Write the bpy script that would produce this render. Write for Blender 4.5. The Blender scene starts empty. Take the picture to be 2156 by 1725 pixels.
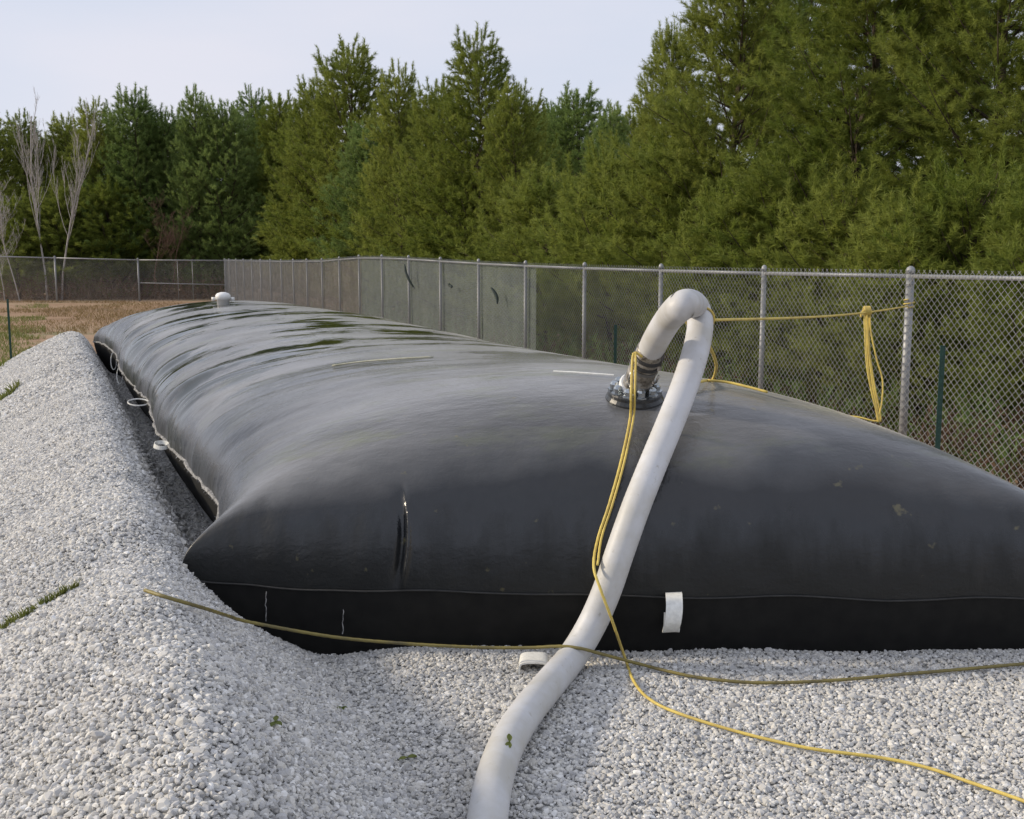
import bpy, math, random
import numpy as np
from mathutils import Vector, Matrix

random.seed(7)
RNG = np.random.default_rng(11)
scene = bpy.context.scene
COL = scene.collection

# ------------------------------------------------------------------ camera
EYE = 1.74
PITCH = math.radians(7.74)
FPX, CU, CV = 2300.0, 1078.0, 862.5          # focal length and centre in a 2156 x 1725 picture
cam_d = bpy.data.cameras.new('camera')
cam_d.sensor_width = 36.0
cam_d.lens = 36.0 * FPX / 2156.0
cam_d.clip_start = 0.05
cam_d.clip_end = 5000
cam = bpy.data.objects.new('camera', cam_d)
cam.location = (0, 0, EYE)
cam.rotation_euler = (math.pi / 2 - PITCH, 0, 0)
COL.objects.link(cam)
scene.camera = cam

# ------------------------------------------------------------------ sky and sun
SUN_EL, SUN_AZ = math.radians(24), math.radians(276)      # compass style: from the left
world = bpy.data.worlds.new('World')
scene.world = world
world.use_nodes = True
wn, wl = world.node_tree.nodes, world.node_tree.links
wn.clear()
wo = wn.new('ShaderNodeOutputWorld')
sky = wn.new('ShaderNodeTexSky')
sky.sky_type = 'NISHITA'
sky.sun_disc = False
sky.sun_elevation = SUN_EL
sky.sun_rotation = SUN_AZ
sky.air_density = 1.0
sky.dust_density = 2.0
bg1 = wn.new('ShaderNodeBackground')
bg1.inputs['Strength'].default_value = 0.09
wl.new(sky.outputs['Color'], bg1.inputs['Color'])
# thin high overcast veil over the blue
tc = wn.new('ShaderNodeTexCoord')
mp = wn.new('ShaderNodeMapping')
mp.inputs['Scale'].default_value = (1.2, 1.2, 4.0)
wl.new(tc.outputs['Generated'], mp.inputs['Vector'])
nz = wn.new('ShaderNodeTexNoise')
nz.inputs['Scale'].default_value = 1.6
nz.inputs['Detail'].default_value = 5
wl.new(mp.outputs['Vector'], nz.inputs['Vector'])
cr = wn.new('ShaderNodeValToRGB')
cr.color_ramp.elements[0].position = 0.3
cr.color_ramp.elements[0].color = (0.62, 0.69, 0.83, 1)
cr.color_ramp.elements[1].position = 0.7
cr.color_ramp.elements[1].color = (0.77, 0.77, 0.86, 1)
wl.new(nz.outputs['Fac'], cr.inputs['Fac'])
bg2 = wn.new('ShaderNodeBackground')
bg2.inputs['Strength'].default_value = 1.0
wl.new(cr.outputs['Color'], bg2.inputs['Color'])
mx = wn.new('ShaderNodeMixShader')
mx.inputs['Fac'].default_value = 0.88
wl.new(bg1.outputs[0], mx.inputs[1])
wl.new(bg2.outputs[0], mx.inputs[2])
wl.new(mx.outputs[0], wo.inputs['Surface'])

sun_d = bpy.data.lights.new('sun', 'SUN')
sun_d.energy = 3.0
sun_d.angle = math.radians(5)
sun_d.color = (1.0, 0.86, 0.66)
sun = bpy.data.objects.new('sun', sun_d)
sdir = Vector((math.sin(SUN_AZ) * math.cos(SUN_EL), math.cos(SUN_AZ) * math.cos(SUN_EL), math.sin(SUN_EL)))
sun.rotation_euler = sdir.to_track_quat('Z', 'Y').to_euler()
sun.location = (-20, -10, 20)
COL.objects.link(sun)

scene.view_settings.view_transform = 'Standard'
scene.view_settings.look = 'None'
scene.view_settings.gamma = 1.0
scene.view_settings.exposure = 0.12
scene.view_settings.use_curve_mapping = False
cy = scene.cycles
cy.max_bounces, cy.diffuse_bounces, cy.glossy_bounces, cy.transmission_bounces, cy.transparent_max_bounces = 5, 3, 3, 2, 10

# ------------------------------------------------------------------ helpers
_F = np.array([0, math.cos(PITCH), -math.sin(PITCH)])
_U = np.array([0, math.sin(PITCH), math.cos(PITCH)])
_C = np.array([0, 0, EYE])


def ray(u, v):
    return np.array([(u - CU) / FPX, 0, 0]) + _F + _U * ((CV - v) / FPX)


def at(u, v, d):
    return _C + ray(u, v) * d


def on_z(u, v, z):
    r = ray(u, v)
    return _C + r * ((z - EYE) / r[2])


def depth_of(p):
    return float(np.dot(np.asarray(p) - _C, _F))


def tag(o, label=None, cat=None, group=None, kind=None):
    for k, val in (('label', label), ('category', cat), ('group', group), ('kind', kind)):
        if val:
            o[k] = val
    return o


def mesh_obj(name, verts, faces, mat=None, parent=None, smooth=False):
    me = bpy.data.meshes.new(name)
    if isinstance(verts, np.ndarray) and isinstance(faces, np.ndarray):
        nv, (nf, k) = len(verts), faces.shape
        me.vertices.add(nv)
        me.vertices.foreach_set('co', np.ascontiguousarray(verts, dtype=np.float32).ravel())
        me.loops.add(nf * k)
        me.loops.foreach_set('vertex_index', np.ascontiguousarray(faces, dtype=np.int32).ravel())
        me.polygons.add(nf)
        me.polygons.foreach_set('loop_start', np.arange(0, nf * k, k, dtype=np.int32))
        me.polygons.foreach_set('loop_total', np.full(nf, k, dtype=np.int32))
        me.update(calc_edges=True)
    else:
        me.from_pydata([tuple(map(float, v)) for v in verts], [], [tuple(int(i) for i in f) for f in faces])
        me.update()
    me.validate()
    if smooth:
        me.polygons.foreach_set('use_smooth', np.ones(len(me.polygons), dtype=bool))
    if mat:
        me.materials.append(mat)
    o = bpy.data.objects.new(name, me)
    COL.objects.link(o)
    if parent is not None:
        o.parent = parent
    return o


def empty(name, loc=(0, 0, 0)):
    o = bpy.data.objects.new(name, None)
    o.empty_display_size = 0.1
    o.location = loc
    COL.objects.link(o)
    return o


class MB:
    """collects vertices and polygons for one mesh"""
    def __init__(self):
        self.v, self.f = [], []

    def add(self, verts, faces):
        n = len(self.v)
        self.v.extend([tuple(map(float, x)) for x in verts])
        self.f.extend([tuple(int(i) + n for i in f) for f in faces])
        return self

    def tube(self, pts, rad, seg=8, caps=True, squash=None, lobes=0, twist=0.0):
        v, f = sweep(pts, rad, seg, caps, lobes, twist)
        return self.add(v, f)

    def box(self, c, s, R=None):
        c = np.array(c, float)
        h = np.array(s, float) / 2
        vs = np.array([[x, y, z] for x in (-1, 1) for y in (-1, 1) for z in (-1, 1)]) * h
        if R is not None:
            vs = vs @ np.asarray(R).T
        return self.add(vs + c, [(0, 1, 3, 2), (4, 6, 7, 5), (0, 4, 5, 1), (2, 3, 7, 6), (0, 2, 6, 4), (1, 5, 7, 3)])

    def lathe(self, prof, seg=24, M=None):
        vs = []
        for r, z in prof:
            for k in range(seg):
                a = 2 * math.pi * k / seg
                vs.append((r * math.cos(a), r * math.sin(a), z))
        fs = []
        for i in range(len(prof) - 1):
            for k in range(seg):
                a, b = i * seg + k, i * seg + (k + 1) % seg
                fs.append((a, b, b + seg, a + seg))
        fs.append(tuple(range(seg))[::-1])
        fs.append(tuple((len(prof) - 1) * seg + k for k in range(seg)))
        vs = np.array(vs)
        if M is not None:
            vs = vs @ M[0].T + M[1]
        return self.add(vs, fs)

    def build(self, name, mat, parent=None, smooth=False):
        return mesh_obj(name, self.v, self.f, mat, parent, smooth)


def catmull(pts, n=8):
    P = np.asarray(pts, float)
    if len(P) < 3:
        return P
    P = np.vstack([2 * P[0] - P[1], P, 2 * P[-1] - P[-2]])
    out = []
    for i in range(1, len(P) - 2):
        p0, p1, p2, p3 = P[i - 1:i + 3]
        for t in np.linspace(0, 1, n, endpoint=False):
            out.append(0.5 * (2 * p1 + (p2 - p0) * t + (2 * p0 - 5 * p1 + 4 * p2 - p3) * t * t + (3 * p1 - p0 - 3 * p2 + p3) * t ** 3))
    out.append(P[-2])
    return np.array(out)


def resample(P, step):
    P = np.asarray(P, float)
    s = np.r_[0, np.cumsum(np.linalg.norm(np.diff(P, axis=0), axis=1))]
    n = max(2, int(s[-1] / step) + 1)
    q = np.linspace(0, s[-1], n)
    return np.stack([np.interp(q, s, P[:, k]) for k in range(P.shape[1])], 1)


def frames(P):
    T = np.gradient(P, axis=0)
    T /= np.linalg.norm(T, axis=1)[:, None] + 1e-12
    a = np.array([0, 0, 1.0]) if abs(T[0][2]) < 0.9 else np.array([1.0, 0, 0])
    n = np.cross(T[0], a)
    n /= np.linalg.norm(n)
    N = [n]
    for i in range(1, len(P)):
        n = N[-1] - T[i] * np.dot(N[-1], T[i])
        n /= np.linalg.norm(n) + 1e-12
        N.append(n)
    N = np.array(N)
    return T, N, np.cross(T, N)


def sweep(pts, rad, seg=8, caps=True, lobes=0, twist=0.0):
    P = np.asarray(pts, float)
    T, N, B = frames(P)
    m = len(P)
    rad = np.full(m, rad) if np.isscalar(rad) else np.asarray(rad, float)
    s = np.r_[0, np.cumsum(np.linalg.norm(np.diff(P, axis=0), axis=1))]
    ang = 2 * np.pi * np.arange(seg) / seg
    V = np.zeros((m, seg, 3))
    for i in range(m):
        r = rad[i]
        if lobes:
            r = rad[i] * (0.84 + 0.2 * np.abs(np.cos(0.5 * lobes * (ang - twist * s[i]))))
        V[i] = P[i] + (np.cos(ang) * r)[:, None] * N[i] + (np.sin(ang) * r)[:, None] * B[i]
    F = []
    for i in range(m - 1):
        for k in range(seg):
            a, b = i * seg + k, i * seg + (k + 1) % seg
            F.append((a, b, b + seg, a + seg))
    if caps:
        F.append(tuple(range(seg))[::-1])
        F.append(tuple((m - 1) * seg + k for k in range(seg)))
    return V.reshape(-1, 3), F


_lat = np.random.default_rng(3).random((256, 256))


def vnoise(x, y):
    x, y = np.asarray(x, float), np.asarray(y, float)
    xi, yi = np.floor(x).astype(int), np.floor(y).astype(int)
    fx, fy = x - xi, y - yi
    fx, fy = fx * fx * (3 - 2 * fx), fy * fy * (3 - 2 * fy)
    g = lambda a, b: _lat[a & 255, b & 255]
    return ((g(xi, yi) * (1 - fx) + g(xi + 1, yi) * fx) * (1 - fy) + (g(xi, yi + 1) * (1 - fx) + g(xi + 1, yi + 1) * fx) * fy) * 2 - 1


# ------------------------------------------------------------------ materials
class Nodes:
    def __init__(self, name):
        self.m = bpy.data.materials.new(name)
        self.m.use_nodes = True
        self.n, self.l = self.m.node_tree.nodes, self.m.node_tree.links
        self.p = self.n['Principled BSDF']
        self.out = self.n['Material Output']

    def new(self, t, **kw):
        x = self.n.new(t)
        for k, v in kw.items():
            if k in x.inputs:
                x.inputs[k].default_value = v
            else:
                setattr(x, k, v)
        return x

    def coords(self, scale=(1, 1, 1), rot=(0, 0, 0), kind='Object'):
        t = self.new('ShaderNodeTexCoord')
        m = self.new('ShaderNodeMapping')
        m.inputs['Scale'].default_value = scale
        m.inputs['Rotation'].default_value = rot
        self.l.new(t.outputs[kind], m.inputs['Vector'])
        return m.outputs['Vector']

    def noise(self, vec, scale, detail=4, rough=0.55):
        x = self.new('ShaderNodeTexNoise')
        x.inputs['Scale'].default_value = scale
        x.inputs['Detail'].default_value = detail
        x.inputs['Roughness'].default_value = rough
        self.l.new(vec, x.inputs['Vector'])
        return x.outputs['Fac']

    def ramp(self, fac, stops):
        r = self.new('ShaderNodeValToRGB')
        e = r.color_ramp.elements
        while len(e) < len(stops):
            e.new(0.5)
        for el, (pos, c) in zip(e, stops):
            el.position = pos
            el.color = (c, c, c, 1) if np.isscalar(c) else (*c, 1)
        self.l.new(fac, r.inputs['Fac'])
        return r.outputs['Color']

    def mix(self, fac, a, b, mode='MIX'):
        x = self.new('ShaderNodeMix', data_type='RGBA', blend_type=mode)
        for s, val in ((x.inputs[0], fac), (x.inputs[6], a), (x.inputs[7], b)):
            if hasattr(val, 'links'):
                self.l.new(val, s)
            elif np.isscalar(val):
                s.default_value = val
            else:
                s.default_value = (*val, 1)
        return x.outputs[2]

    def math(self, op, a, b=0.0, clamp=False):
        x = self.new('ShaderNodeMath', operation=op, use_clamp=clamp)
        for s, val in ((x.inputs[0], a), (x.inputs[1], b)):
            if hasattr(val, 'links'):
                self.l.new(val, s)
            else:
                s.default_value = val
        return x.outputs[0]

    def bump(self, h, strength=0.3, dist=0.01):
        b = self.new('ShaderNodeBump')
        b.inputs['Strength'].default_value = strength
        b.inputs['Distance'].default_value = dist
        self.l.new(h, b.inputs['Height'])
        self.l.new(b.outputs['Normal'], self.p.inputs['Normal'])
        return b

    def set(self, **kw):
        names = dict(color='Base Color', rough='Roughness', metal='Metallic', spec='Specular IOR Level', sheen='Sheen Weight', sheen_r='Sheen Roughness', coat='Coat Weight')
        for k, val in kw.items():
            s = self.p.inputs[names[k]]
            if hasattr(val, 'links'):
                self.l.new(val, s)
            elif k == 'color':
                s.default_value = (*val, 1)
            else:
                s.default_value = val
        return self.m


def simple(name, color, rough=0.6, metal=0.0, var=0.25, scale=18.0, bump=0.15):
    n = Nodes(name)
    v = n.coords()
    f = n.noise(v, scale)
    c = np.array(color)
    n.set(color=n.ramp(f, [(0.3, tuple(c * (1 - var))), (0.7, tuple(np.minimum(c * (1 + var), 0.95)))]), rough=rough, metal=metal)
    if bump:
        n.bump(n.noise(v, scale * 4), bump, 0.004)
    return n.m


MAT = {}

# black woven geotextile: dry cloth is dusty and matt with painted sheen, wet patches are slick
n = Nodes('geotextile')
v = n.coords()
ARC = math.atan(0.4165)
v_arc = n.coords(scale=(0.75, 2.1, 1.2), rot=(0, 0, -ARC))
v_run = n.coords(scale=(9, 9, 0.7))
v_arc.node.inputs['Location'].default_value = (3.7, 1.9, 0)
big = n.noise(v, 0.8, 5)
arc = n.noise(v_arc, 0.75, 6, 0.62)
fine = n.noise(v, 22, 4)
# wet slick bands over the middle of the top
sep = n.new('ShaderNodeSeparateXYZ')
n.l.new(v, sep.inputs[0])
yy = sep.outputs['Y']
zone = n.math('MULTIPLY', n.ramp(n.math('DIVIDE', yy, 20.0), [(0.30, 0.0), (0.42, 1.0), (0.88, 1.0), (0.95, 0.0)]), 1.0)
blob = n.math('ADD', n.math('MULTIPLY', arc, 0.5), n.math('MULTIPLY', n.noise(v, 0.95, 6, 0.68), 0.5))
wet = n.math('MULTIPLY', n.ramp(blob, [(0.485, 0.0), (0.535, 1.0)]), zone)
drip = n.noise(v_run, 1.0, 5, 0.6)
zz = sep.outputs['Z']
low = n.ramp(n.math('ADD', zz, n.math('MULTIPLY', n.math('SUBTRACT', drip, 0.5), 0.55)), [(0.38, 1.0), (0.62, 0.0)])
cloth_tone = n.ramp(n.math('ADD', n.math('MULTIPLY', big, 0.6), n.math('MULTIPLY', fine, 0.4)), [(0.35, (0.005, 0.006, 0.008)), (0.65, (0.010, 0.012, 0.015))])
# pale tone on upward faces: thin dust plus sky sheen painted into the colour
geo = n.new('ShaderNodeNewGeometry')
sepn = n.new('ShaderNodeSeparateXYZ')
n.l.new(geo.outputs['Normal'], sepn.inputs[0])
sheen_dust = n.math('MULTIPLY', n.ramp(n.math('ADD', sepn.outputs['Z'], n.math('MULTIPLY', n.math('SUBTRACT', big, 0.5), 0.8)), [(0.58, 0.0), (1.0, 1.0)]), n.ramp(arc, [(0.36, 1.0), (0.60, 0.40)]))
cloth_tone = n.mix(sheen_dust, cloth_tone, (0.205, 0.206, 0.208))
col = n.mix(low, cloth_tone, (0.011, 0.012, 0.012))
moss = n.math('MULTIPLY', n.ramp(n.noise(v_arc, 1.3, 5, 0.7), [(0.55, 0.0), (0.66, 0.65)]), sheen_dust)
col = n.mix(moss, col, (0.115, 0.135, 0.035))
col = n.mix(wet, col, (0.010, 0.013, 0.006))
speck = n.ramp(n.noise(v, 13, 3, 0.5), [(0.70, 0.0), (0.76, 0.5)])
col = n.mix(speck, col, (0.17, 0.15, 0.07))
rough = n.mix(wet, n.ramp(fine, [(0.3, 0.16), (0.7, 0.27)]), (0.06, 0.06, 0.06))
rough = n.mix(low, rough, (0.48, 0.48, 0.48))
n.set(color=col, rough=rough, spec=n.math('SUBTRACT', 0.5, n.math('MULTIPLY', low, 0.22)), sheen=n.math('MULTIPLY', n.math('SUBTRACT', 1.0, wet), 0.30), sheen_r=0.30)
n.p.inputs['IOR'].default_value = 1.62
wv = n.new('ShaderNodeTexWave', wave_type='BANDS', bands_direction='X')
wv.inputs['Scale'].default_value = 60
n.l.new(v, wv.inputs['Vector'])
h = n.math('ADD', n.math('MULTIPLY', n.noise(v_arc, 9, 4), 1.0), n.math('ADD', n.math('MULTIPLY', n.noise(v, 60, 3), 0.25), n.math('MULTIPLY', drip, 0.5)))
bm_ = n.bump(h, 0.30, 0.02)
n.l.new(n.math('ADD', n.math('MULTIPLY', n.math('SUBTRACT', 1.0, wet), 0.25), 0.05), bm_.inputs['Strength'])
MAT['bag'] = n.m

n = Nodes('underside_cloth')
n.set(color=n.ramp(n.noise(n.coords(), 12), [(0.3, (0.007, 0.007, 0.007)), (0.7, (0.014, 0.014, 0.013))]), rough=0.75, spec=0.25)
MAT['under'] = n.m

n = Nodes('seam_thread')
n.set(color=n.ramp(n.noise(n.coords(), 40), [(0.35, (0.10, 0.10, 0.10)), (0.65, (0.42, 0.42, 0.42))]), rough=0.9)
MAT['fray'] = n.m
MAT['seam'] = simple('front_stitching', (0.034, 0.034, 0.033), 0.8)
MAT['white_strap'] = simple('white_webbing', (0.78, 0.78, 0.74), 0.8, var=0.12, scale=50)
MAT['white_plastic'] = simple('white_plastic', (0.80, 0.80, 0.78), 0.4, var=0.06)

n = Nodes('white_hose')
v = n.coords()
d1 = n.noise(v, 3.5, 5, 0.65)
d2 = n.noise(v, 30, 4, 0.7)
c = n.mix(n.ramp(d1, [(0.40, 0.0), (0.66, 1.0)]), (0.59, 0.60, 0.62), (0.48, 0.47, 0.435))
c = n.mix(n.ramp(d2, [(0.63, 0.0), (0.73, 0.5)]), c, (0.28, 0.26, 0.20))
n.set(color=c, rough=0.5)
n.bump(n.noise(v, 24, 3), 0.08, 0.01)
MAT['hose'] = n.m
n = Nodes('stained_cuff')
v = n.coords()
n.set(color=n.ramp(n.noise(v, 28, 5, 0.7), [(0.35, (0.10, 0.085, 0.065)), (0.5, (0.36, 0.33, 0.28)), (0.7, (0.58, 0.56, 0.52))]), rough=0.38, metal=0.55)
MAT['cuff'] = n.m
MAT['steel'] = simple('clamp_steel', (0.45, 0.44, 0.42), 0.32, 0.9)
MAT['dark_steel'] = simple('dark_steel', (0.10, 0.10, 0.10), 0.35, 0.6)
MAT['flange'] = simple('black_flange', (0.025, 0.028, 0.030), 0.25, 0.0, bump=0.05)
MAT['bolt'] = simple('bolt_metal', (0.40, 0.43, 0.45), 0.18, 0.9, bump=0.05)


def rope_mat(name, c, dirt):
    n = Nodes(name)
    v = n.coords()
    n.set(color=n.mix(n.ramp(n.noise(v, 9, 5, 0.65), [(0.42, 0.0), (0.70, 1.0)]), c, dirt), rough=0.55)
    n.bump(n.noise(v, 160, 2), 0.3, 0.003)
    return n.m


MAT['rope_yellow'] = rope_mat('yellow_rope', (0.66, 0.51, 0.12), (0.44, 0.33, 0.09))
MAT['rope_pale'] = rope_mat('faded_rope', (0.42, 0.42, 0.33), (0.25, 0.25, 0.17))
MAT['rope_olive'] = rope_mat('olive_rope', (0.22, 0.18, 0.05), (0.10, 0.085, 0.04))

n = Nodes('galvanized')
v = n.coords()
n.set(color=n.ramp(n.noise(v, 40, 4), [(0.3, (0.22, 0.23, 0.235)), (0.7, (0.36, 0.37, 0.375))]), rough=0.5, metal=0.25)
MAT['galv'] = n.m
n = Nodes('galvanized_wire')
n.set(color=n.ramp(n.noise(n.coords(), 5, 4), [(0.3, (0.26, 0.26, 0.255)), (0.7, (0.40, 0.40, 0.39))]), rough=0.6, metal=0.2)
MAT['wire'] = n.m
MAT['scrap'] = simple('dark_scrap_cloth', (0.03, 0.045, 0.04), 0.8)
MAT['tpost'] = simple('green_post_paint', (0.012, 0.055, 0.040), 0.45)


def cloth_mat(name, c0, c1, alpha):
    n = Nodes(name)
    v = n.coords(scale=(1.5, 1.5, 0.25))
    f = n.noise(v, 2.0, 5, 0.6)
    col = n.ramp(f, [(0.3, c0), (0.7, c1)])
    n.set(color=col, rough=0.9)
    n.p.inputs['Alpha'].default_value = alpha
    return n.m


MAT['screen'] = cloth_mat('screen_cloth', (0.19, 0.23, 0.218), (0.27, 0.31, 0.295), 0.46)
MAT['screen_brown'] = cloth_mat('old_screen_cloth', (0.13, 0.115, 0.09), (0.26, 0.235, 0.20), 0.52)

# gravel
n = Nodes('gravel_bed')
v = n.coords()
vor = n.new('ShaderNodeTexVoronoi')
vor.inputs['Scale'].default_value = 42
n.l.new(v, vor.inputs['Vector'])
hs = n.new('ShaderNodeSeparateColor')
n.l.new(vor.outputs['Color'], hs.inputs[0])
c = n.ramp(hs.outputs[0], [(0.0, (0.34, 0.34, 0.335)), (1.0, (0.66, 0.66, 0.65))])
c = n.mix(n.ramp(n.noise(v, 1.2, 5), [(0.5, 0.0), (0.75, 0.35)]), c, (0.36, 0.33, 0.26))
n.set(color=c, rough=0.9)
n.bump(vor.outputs['Distance'], 0.6, 0.02)
MAT['gravel_bed'] = n.m

n = Nodes('crushed_stone')
oi = n.new('ShaderNodeObjectInfo')
c = n.ramp(oi.outputs['Random'], [(0.0, (0.20, 0.20, 0.20)), (0.08, (0.42, 0.42, 0.42)), (0.35, (0.49, 0.49, 0.49)), (0.6, (0.56, 0.545, 0.505)), (0.85, (0.66, 0.65, 0.62)), (1.0, (0.80, 0.80, 0.79))])
v = n.coords()
c = n.mix(n.ramp(n.noise(v, 1.4, 4), [(0.42, 0.0), (0.72, 0.45)]), c, (0.52, 0.49, 0.42), 'MIX')
n.set(color=c, rough=0.85)
MAT['stone'] = n.m

n = Nodes('earth')
v = n.coords()
f1, f2 = n.noise(v, 0.12, 6, 0.6), n.noise(v, 3.0, 6, 0.7)
mixf = n.math('ADD', n.math('MULTIPLY', f1, 0.65), n.math('MULTIPLY', f2, 0.35))
c = n.ramp(mixf, [(0.36, (0.12, 0.095, 0.05)), (0.48, (0.29, 0.175, 0.100)), (0.56, (0.35, 0.24, 0.15)), (0.64, (0.15, 0.15, 0.06))])
n.set(color=c, rough=0.95)
n.bump(n.noise(v, 14, 6), 0.6, 0.05)
MAT['earth'] = n.m


def leaf_mat(name, c0, c1, trans=0.3, scale=1.1):
    n = Nodes(name)
    v = n.coords()
    f = n.noise(v, scale, 4, 0.65)
    oi = n.new('ShaderNodeObjectInfo')
    f = n.math('ADD', f, n.math('MULTIPLY', n.math('SUBTRACT', oi.outputs['Random'], 0.5), 0.22))
    c = n.ramp(f, [(0.30, c0), (0.70, c1)])
    n.set(color=c, rough=0.6, spec=0.25)
    tr = n.new('ShaderNodeBsdfTranslucent')
    n.l.new(c, tr.inputs['Color'])
    ms = n.new('ShaderNodeMixShader')
    ms.inputs['Fac'].default_value = trans
    n.l.new(n.p.outputs[0], ms.inputs[1])
    n.l.new(tr.outputs[0], ms.inputs[2])
    n.l.new(ms.outputs[0], n.out.inputs['Surface'])
    return n.m


MAT['needle'] = leaf_mat('pine_needles', (0.150, 0.200, 0.032), (0.305, 0.345, 0.075), 0.48)
MAT['needle_blue'] = leaf_mat('blue_green_needles', (0.13, 0.205, 0.055), (0.25, 0.33, 0.100), 0.48)
MAT['grass'] = leaf_mat('grass_blades', (0.10, 0.13, 0.025), (0.22, 0.24, 0.07), scale=3)
MAT['dry_grass'] = leaf_mat('dry_grass_blades', (0.20, 0.14, 0.06), (0.32, 0.24, 0.12), scale=3)
MAT['brush'] = leaf_mat('dead_brush', (0.075, 0.045, 0.028), (0.19, 0.12, 0.075), scale=1.5)
MAT['bark'] = simple('pine_bark', (0.075, 0.055, 0.04), 0.9, scale=9, bump=0.5)
MAT['pale_bark'] = simple('pale_bark', (0.40, 0.375, 0.35), 0.85, scale=6)
MAT['red_twig'] = simple('brown_twigs', (0.13, 0.075, 0.05), 0.9)

# ------------------------------------------------------------------ the lie of the land
SK = 0.4165                       # the bag and its berm run off to the left: X falls 0.4165 m for each metre of Y


def _tab(ps, zs):
    g = np.linspace(-6, 12, 1801)
    zt = np.interp(g, ps, zs)
    k = np.hanning(31)
    k /= k.sum()
    return g, np.convolve(np.pad(zt, 15, mode='edge'), k, mode='valid')


_G, _T1 = _tab([-6, -3, -1, -.35, .1, .3, .45, .84, 1.12, 1.5, 5.4, 6.4, 12], [-.45, -.42, -.06, .28, .49, .52, .46, .13, -.04, 0, 0.01, -.26, -.3])
_, _T2 = _tab([-6, -3, -1, -.35, .1, .34, .48, .66, .82, 1.1, 5.4, 6.4, 12], [-.45, -.42, -.06, .28, .48, .52, .44, .12, -.12, -.10, 0, -.26, -.3])


def ground_h(X, Y):
    X, Y = np.asarray(X, float), np.asarray(Y, float)
    p = X + SK * Y
    w = np.clip((Y - 4.7) / 0.8, 0, 1)
    z = np.interp(p, _G, _T1) * (1 - w) + np.interp(p, _G, _T2) * w
    berm = np.exp(-((p - 0.2) / 0.9) ** 2)
    z = z + berm * (0.045 * vnoise(X * 1.3 + 5, Y * 1.3) + 0.020 * vnoise(X * 4, Y * 4))
    z = z + 0.012 * vnoise(X * 2.1 + 9, Y * 2.1)
    end = np.clip((Y - 18.9) / 2.0, 0, 1)
    end = end * end * (3 - 2 * end)
    return z * (1 - end) + (-0.34) * end


def on_ground(u, v, lift=0.0):
    p = on_z(u, v, 0.0)
    for _ in range(40):
        p = 0.5 * p + 0.5 * on_z(u, v, float(ground_h(p[0], p[1])) + lift)
    return p


# the big ground sheet
ax = np.r_[-1500, -600, -250, np.linspace(-120, 120, 121), 250, 600, 1500]
ay = np.r_[-1500, -600, -200, np.linspace(-60, 160, 111), 300, 700, 1800]
GX, GY = np.meshgrid(ax, ay, indexing='ij')
GZ = -0.24 + 0.05 * vnoise(GX * 0.2, GY * 0.2) * (np.abs(GX) < 100)
idx = np.arange(GX.size).reshape(GX.shape)
q = np.stack([idx[:-1, :-1], idx[1:, :-1], idx[1:, 1:], idx[:-1, 1:]], -1).reshape(-1, 4)
o = mesh_obj('ground', np.stack([GX, GY, GZ], -1).reshape(-1, 3), q, MAT['earth'], smooth=True)
tag(o, kind='structure')

# gravel pad and berm
py = np.r_[np.arange(-1.5, 6, 0.05), np.arange(6, 21.2, 0.08)]
pp = np.r_[np.arange(-5.5, -1.6, 0.12), np.arange(-1.6, 2.2, 0.045), np.arange(2.2, 7.2, 0.1)]
PP, PY = np.meshgrid(pp, py, indexing='ij')
PX = PP - SK * PY
PZ = ground_h(PX, PY) - 0.006
idx = np.arange(PX.size).reshape(PX.shape)
q = np.stack([idx[:-1, :-1], idx[1:, :-1], idx[1:, 1:], idx[:-1, 1:]], -1).reshape(-1, 4)
o = mesh_obj('gravel_terrain', np.stack([PX, PY, PZ], -1).reshape(-1, 3), q, MAT['gravel_bed'], smooth=True)
tag(o, kind='structure')

# loose crushed stone, instanced over the pad and the berm
pts, siz = [], []


def scatter(n, p0, p1, y0, y1, s0, s1):
    Y = RNG.uniform(y0, y1, n)
    p = RNG.uniform(p0, p1, n)
    X = p - SK * Y
    keep = np.abs(X) < (Y + 0.6) * 0.62 + 0.7
    keep &= ~((p > 1.0) & (p < 5.2) & (Y > 5.15))
    X, Y = X[keep], Y[keep]
    s = s0 + (s1 - s0) * RNG.random(len(X)) ** 1.8
    Z = ground_h(X, Y) + s * RNG.uniform(-0.15, 0.35, len(X))
    pts.append(np.stack([X, Y, Z], 1))
    siz.append(s)


scatter(260000, -2.4, 6.0, 1.5, 5.3, 0.0048, 0.0108)
scatter(85000, -1.9, 1.05, 5.3, 10.5, 0.007, 0.0135)
scatter(60000, -2.2, 1.0, 10.5, 21.0, 0.011, 0.019)
scatter(3500, -2.0, 5.5, 1.5, 6.0, 0.012, 0.018)
scatter(2600, 0.45, 0.95, 5.1, 13.0, 0.015, 0.027)
pts, siz = np.concatenate(pts), np.concatenate(siz)
gme = bpy.data.meshes.new('gravel')
gme.vertices.add(len(pts))
gme.vertices.foreach_set('co', pts.astype(np.float32).ravel())
att = gme.attributes.new('size', 'FLOAT', 'POINT')
att.data.foreach_set('value', siz.astype(np.float32))
gravel = bpy.data.objects.new('gravel', gme)
COL.objects.link(gravel)
tag(gravel, 'pale crushed stone covering the berm and the pad round the black bag', 'gravel', kind='stuff')
gt = bpy.data.node_groups.new('gravel_scatter', 'GeometryNodeTree')
gt.interface.new_socket('Geometry', in_out='INPUT', socket_type='NodeSocketGeometry')
gt.interface.new_socket('Geometry', in_out='OUTPUT', socket_type='NodeSocketGeometry')
gn, gl = gt.nodes, gt.links
gi, go = gn.new('NodeGroupInput'), gn.new('NodeGroupOutput')
g2i = gn.new('GeometryNodeGeometryToInstance')
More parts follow.
